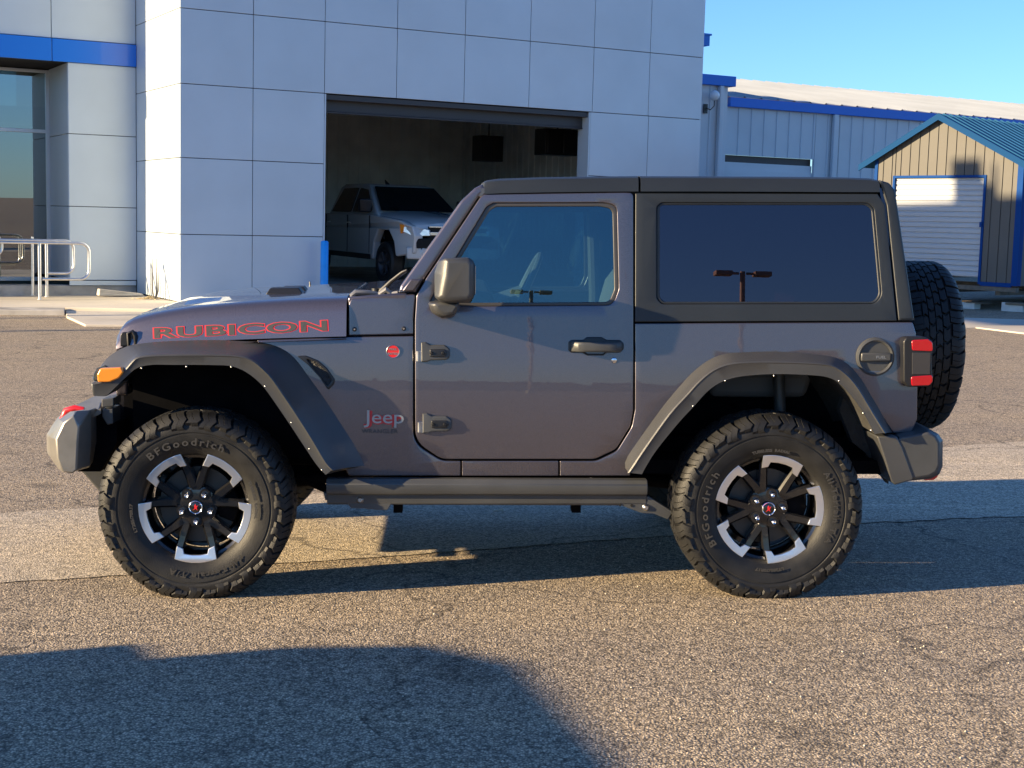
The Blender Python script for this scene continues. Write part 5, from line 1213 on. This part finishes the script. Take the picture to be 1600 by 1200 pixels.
    g = MB(); g.tube([(-.3, 0, 1.92), (-.33, 0, 1.95), (-.42, 0, 2.02)], [.05, .035, .01], 8); g.build('antenna_fin', M['blackplastic'], t)
    for (x, s) in ((1.78, 1), (1.78, -1), (-1.88, 1), (-1.88, -1)):
        w0 = empty('wheel', (x, s*.86, .41), 0, parent=t); w0.scale = (1, s, 1)
        g = MB(); g.lathe([(-.12, .24), (.10, .25), (.13, .30), (.12, .37), (.08, .405), (-.09, .405), (-.13, .37), (-.12, .24)], 40, 'y'); g.build('tyre', M['rubber'], w0)
        g = MB(); g.lathe([(.05, .001), (.06, .05), (.03, .08), (.03, .20), (.09, .235), (.11, .25)], 40, 'y')
        for k in range(6):
            a = k*pi/3; g.tube([(.04*cos(a), .07, .04*sin(a)), (.22*cos(a), .09, .22*sin(a))], .028, 6)
        g.build('rim', M['darkmetal'], w0)
    return t
M['truckglass_dark'] = mat('truck_window', (.006, .008, .009), .06, coat=.5)
tr = make_truck('white pickup truck parked nose-out in the dark garage bay')
tr.location = EYE + raydir(613, 400)*31.0; tr.location.z = FLO; tr.rotation_euler = (0, 0, radians(-61)); tr.scale = (1.06, 1.06, 1.06)

# ================================================================== what stands behind / beside the camera (casts the foreground shade, is mirrored in the paint)
van = empty('panel_van', (-7.25, 2.14, gz(-7.25)), radians(18), 'white panel van with rounded roof parked in the open left of the picture', 'van')
vo_ = fillet([(-3.75, .38), (-3.8, 1.2), (-3.7, 1.92), (.95, 1.92), (1.75, 1.55), (2.1, 1.12), (2.6, .92), (2.68, .42), (2.2, .34), (2.1, .70), (1.5, .70), (1.4, .34), (-1.2, .34), (-1.3, .70), (-1.9, .70), (-2.0, .36)], .18, 6)
m = MB(); m.loft([[(x*k if x > 0 else x*(.9+.1*k), y, .38+(z-.38)*k2) for x, z in vo_] for y, k, k2 in ((-.95, .72, .90), (-.82, .86, .97), (-.5, .96, 1), (.5, .96, 1), (.82, .86, .97), (.95, .72, .90))]); m.build('body', M['whitepaint'], van, smooth=45)
for s_ in (-1, 1):
    m = MB(); m.loft([[(x, s_*y, z) for x, z in fillet([(.55, 1.12), (.55, 1.62), (1.02, 1.66), (1.60, 1.16)], .06, 3)] for y in (.955, .94)]); m.build('side_window', M['truckglass_dark'], van, smooth=0)
    m = MB(); m.loft([[(1.45, s_*.96, 1.15), (1.55, s_*.96, 1.40), (1.42, s_*.96, 1.42)], [(1.42, s_*1.15, 1.15), (1.5, s_*1.17, 1.40), (1.38, s_*1.15, 1.42)]]); m.build('wing_mirror', M['blackplastic'], van, smooth=0, bevel=.02)
    m = MB(); m.lathe([(-.02, .001), (-.02, .09), (.03, .11)], 16, 'x', (2.60, s_*.70, .78)); m.build('headlight', M['chrome'], van)
    for x in (1.8, -1.6):
        w0 = empty('wheel', (x, s_*.84, .34), 0, parent=van)
        m = MB(); m.lathe([(-.11, .2), (-.1, .32), (0, .335), (.1, .32), (.11, .2), (.09, .001)], 36, 'y'); m.build('tyre', M['rubber'], w0)
        m = MB(); m.lathe([(.115, .001), (.10, .1), (.12, .19), (.10, .2)] if s_ > 0 else [(-.115, .001), (-.10, .1), (-.12, .19), (-.10, .2)], 30, 'y'); m.build('rim', M['steel'], w0)
m = MB(); m.vf([(1.79, -.72, 1.56), (1.79, .72, 1.56), (2.10, .78, 1.17), (2.10, -.78, 1.17)], [(0, 1, 2, 3)]); m.build('windshield', M['truckglass_dark'], van, smooth=0)
M['poleblack'] = mat('pole_bronze', (.34, .22, .16), .5)
for (x, y, H, lab) in ((12.45, -40, 7.75, 'bronze twin-head parking lot lamp post across the lot, the nearer one'), (6.46, -60, 9.35, 'bronze twin-head lamp post far across the lot, the farther one')):
    t = empty('lamp_post', (x, y, gz(x)), 0, lab, 'lamp post', 'lot lamp posts')
    m = MB(); m.tube([(0, 0, .6), (0, 0, H)], [.11, .10], 12); m.build('pole', M['poleblack'], t); m = MB(); m.lathe([(0, .001), (0, .3), (.6, .3), (.62, .001)], 24, 'z'); m.build('base', M['concrete'], t)
    for s_ in (-1, 1):
        m = MB(); q0, q1 = sorted((s_*.14, s_*.42)); m.box((q0, -.05, H-.12), (q1, .05, H-.03)); q0, q1 = sorted((s_*.42, s_*1.06)); m.box((q0, -.25, H-.17), (q1, .25, H)); m.build('lamp_head', M['poleblack'], t, bevel=.02)
hz = empty('far_building', (-10, -130, gz(-10)), 0, 'long low tan building across the lot behind the viewer', 'building')
m = MB(); m.box((-45, -8, -2), (45, 8, 2.6)); m.build('wall', mat('far_wall', (.45, .38, .28), .8, var=.15, vscale=.3), hz, smooth=0)
m = MB(); m.box((-46, -8.5, 2.601), (46, 8.5, 3.1)); m.build('roof', mat('far_roof', (.12, .11, .10), .7), hz, smooth=0)

# unseen board on posts, added and cut to shape the shade on the shed
sh_pts = [hit(px, py, sp0, sn) for px, py in ((1360, 319), (1487, 314), (1487, 250), (1533, 249), (1537, 283), (1549, 292), (1551, 256), (1556, 256), (1559, 308), (1625, 306))] + [ground(1660, 511), ground(1560, 510), hit(1470, 520, sp0, sn), hit(1360, 520, sp0, sn)]
sh_pts = [Vector(p) for p in sh_pts]
th = Vector((tosun.x, tosun.y, 0)).normalized(); ps = Vector((-th.y, th.x, 0)); P0 = Vector((sh_pts[0].x, sh_pts[0].y, 0)) + th*26
bpts = []
for p in sh_pts:
    t = (P0-Vector((p.x, p.y, 0))).dot(th); q = p + Vector((th.x*t, th.y*t, t*tan(SUN_E))); bpts.append(((q-P0).dot(ps), q.z))
me = fill2d([bpts], .12)
bd = empty('shade_board', (P0.x, P0.y, gz(P0.x)), 0, 'unseen board on two steel posts, added left of the picture to shade the shed', 'billboard')
for v in me.vertices: a, b, c = v.co; v.co = ps*a + th*c + Vector((0, 0, b-gz(P0.x)))
mkobj('board', me, M['whitemetal'], bd, smooth=0)
sx = [b[0] for b in bpts]; zb_ = min(b[1] for b in bpts)
for k in (.3, .7):
    q = ps*(min(sx)+(max(sx)-min(sx))*k) + th*.15; mb = MB(); mb.tube([q, q+Vector((0, 0, zb_+1.2))], .08, 12); mb.build('post', M['steel'], bd)

# litter under the car
p = ground(779, 799); m = MB(); m.loft([[(-.03, -.012, 0), (.03, -.008, 0), (.034, .012, 0), (-.028, .012, 0)], [(-.028, -.01, .006), (.028, -.006, .012), (.03, .01, .008), (-.026, .01, .004)]])
o = m.build('scrap', mat('white_scrap', (.75, .75, .73), .6), smooth=0); o.location = (p.x, p.y, gz(p.x)+.005)
tag(o, 'small white scrap lying on the asphalt under the dark SUV', 'litter')

m = MB()
for k in range(900):
    X = random.uniform(-2.6, 3.2); Y = random.uniform(3.6, 12) if k % 3 else random.uniform(3.8, 6); r = random.uniform(.0018, .0048)
    z = gz(X)+r*.4
    m.vf([(X+r*random.uniform(.6, 1.5)*cos(a), Y+r*random.uniform(.6, 1.4)*sin(a), z) for a in (0, 1.6, 3.1, 4.7)] + [(X, Y, z+r), (X, Y, z-r)], [(0, 1, 4), (1, 2, 4), (2, 3, 4), (3, 0, 4), (1, 0, 5), (2, 1, 5), (3, 2, 5), (0, 3, 5)])
o = m.build('grit', mat('grit', (.55, .47, .36), .8, var=.5, vscale=9), smooth=0, weld=False)
tag(o, 'loose pale grit scattered over the worn asphalt', 'grit', kind='stuff')
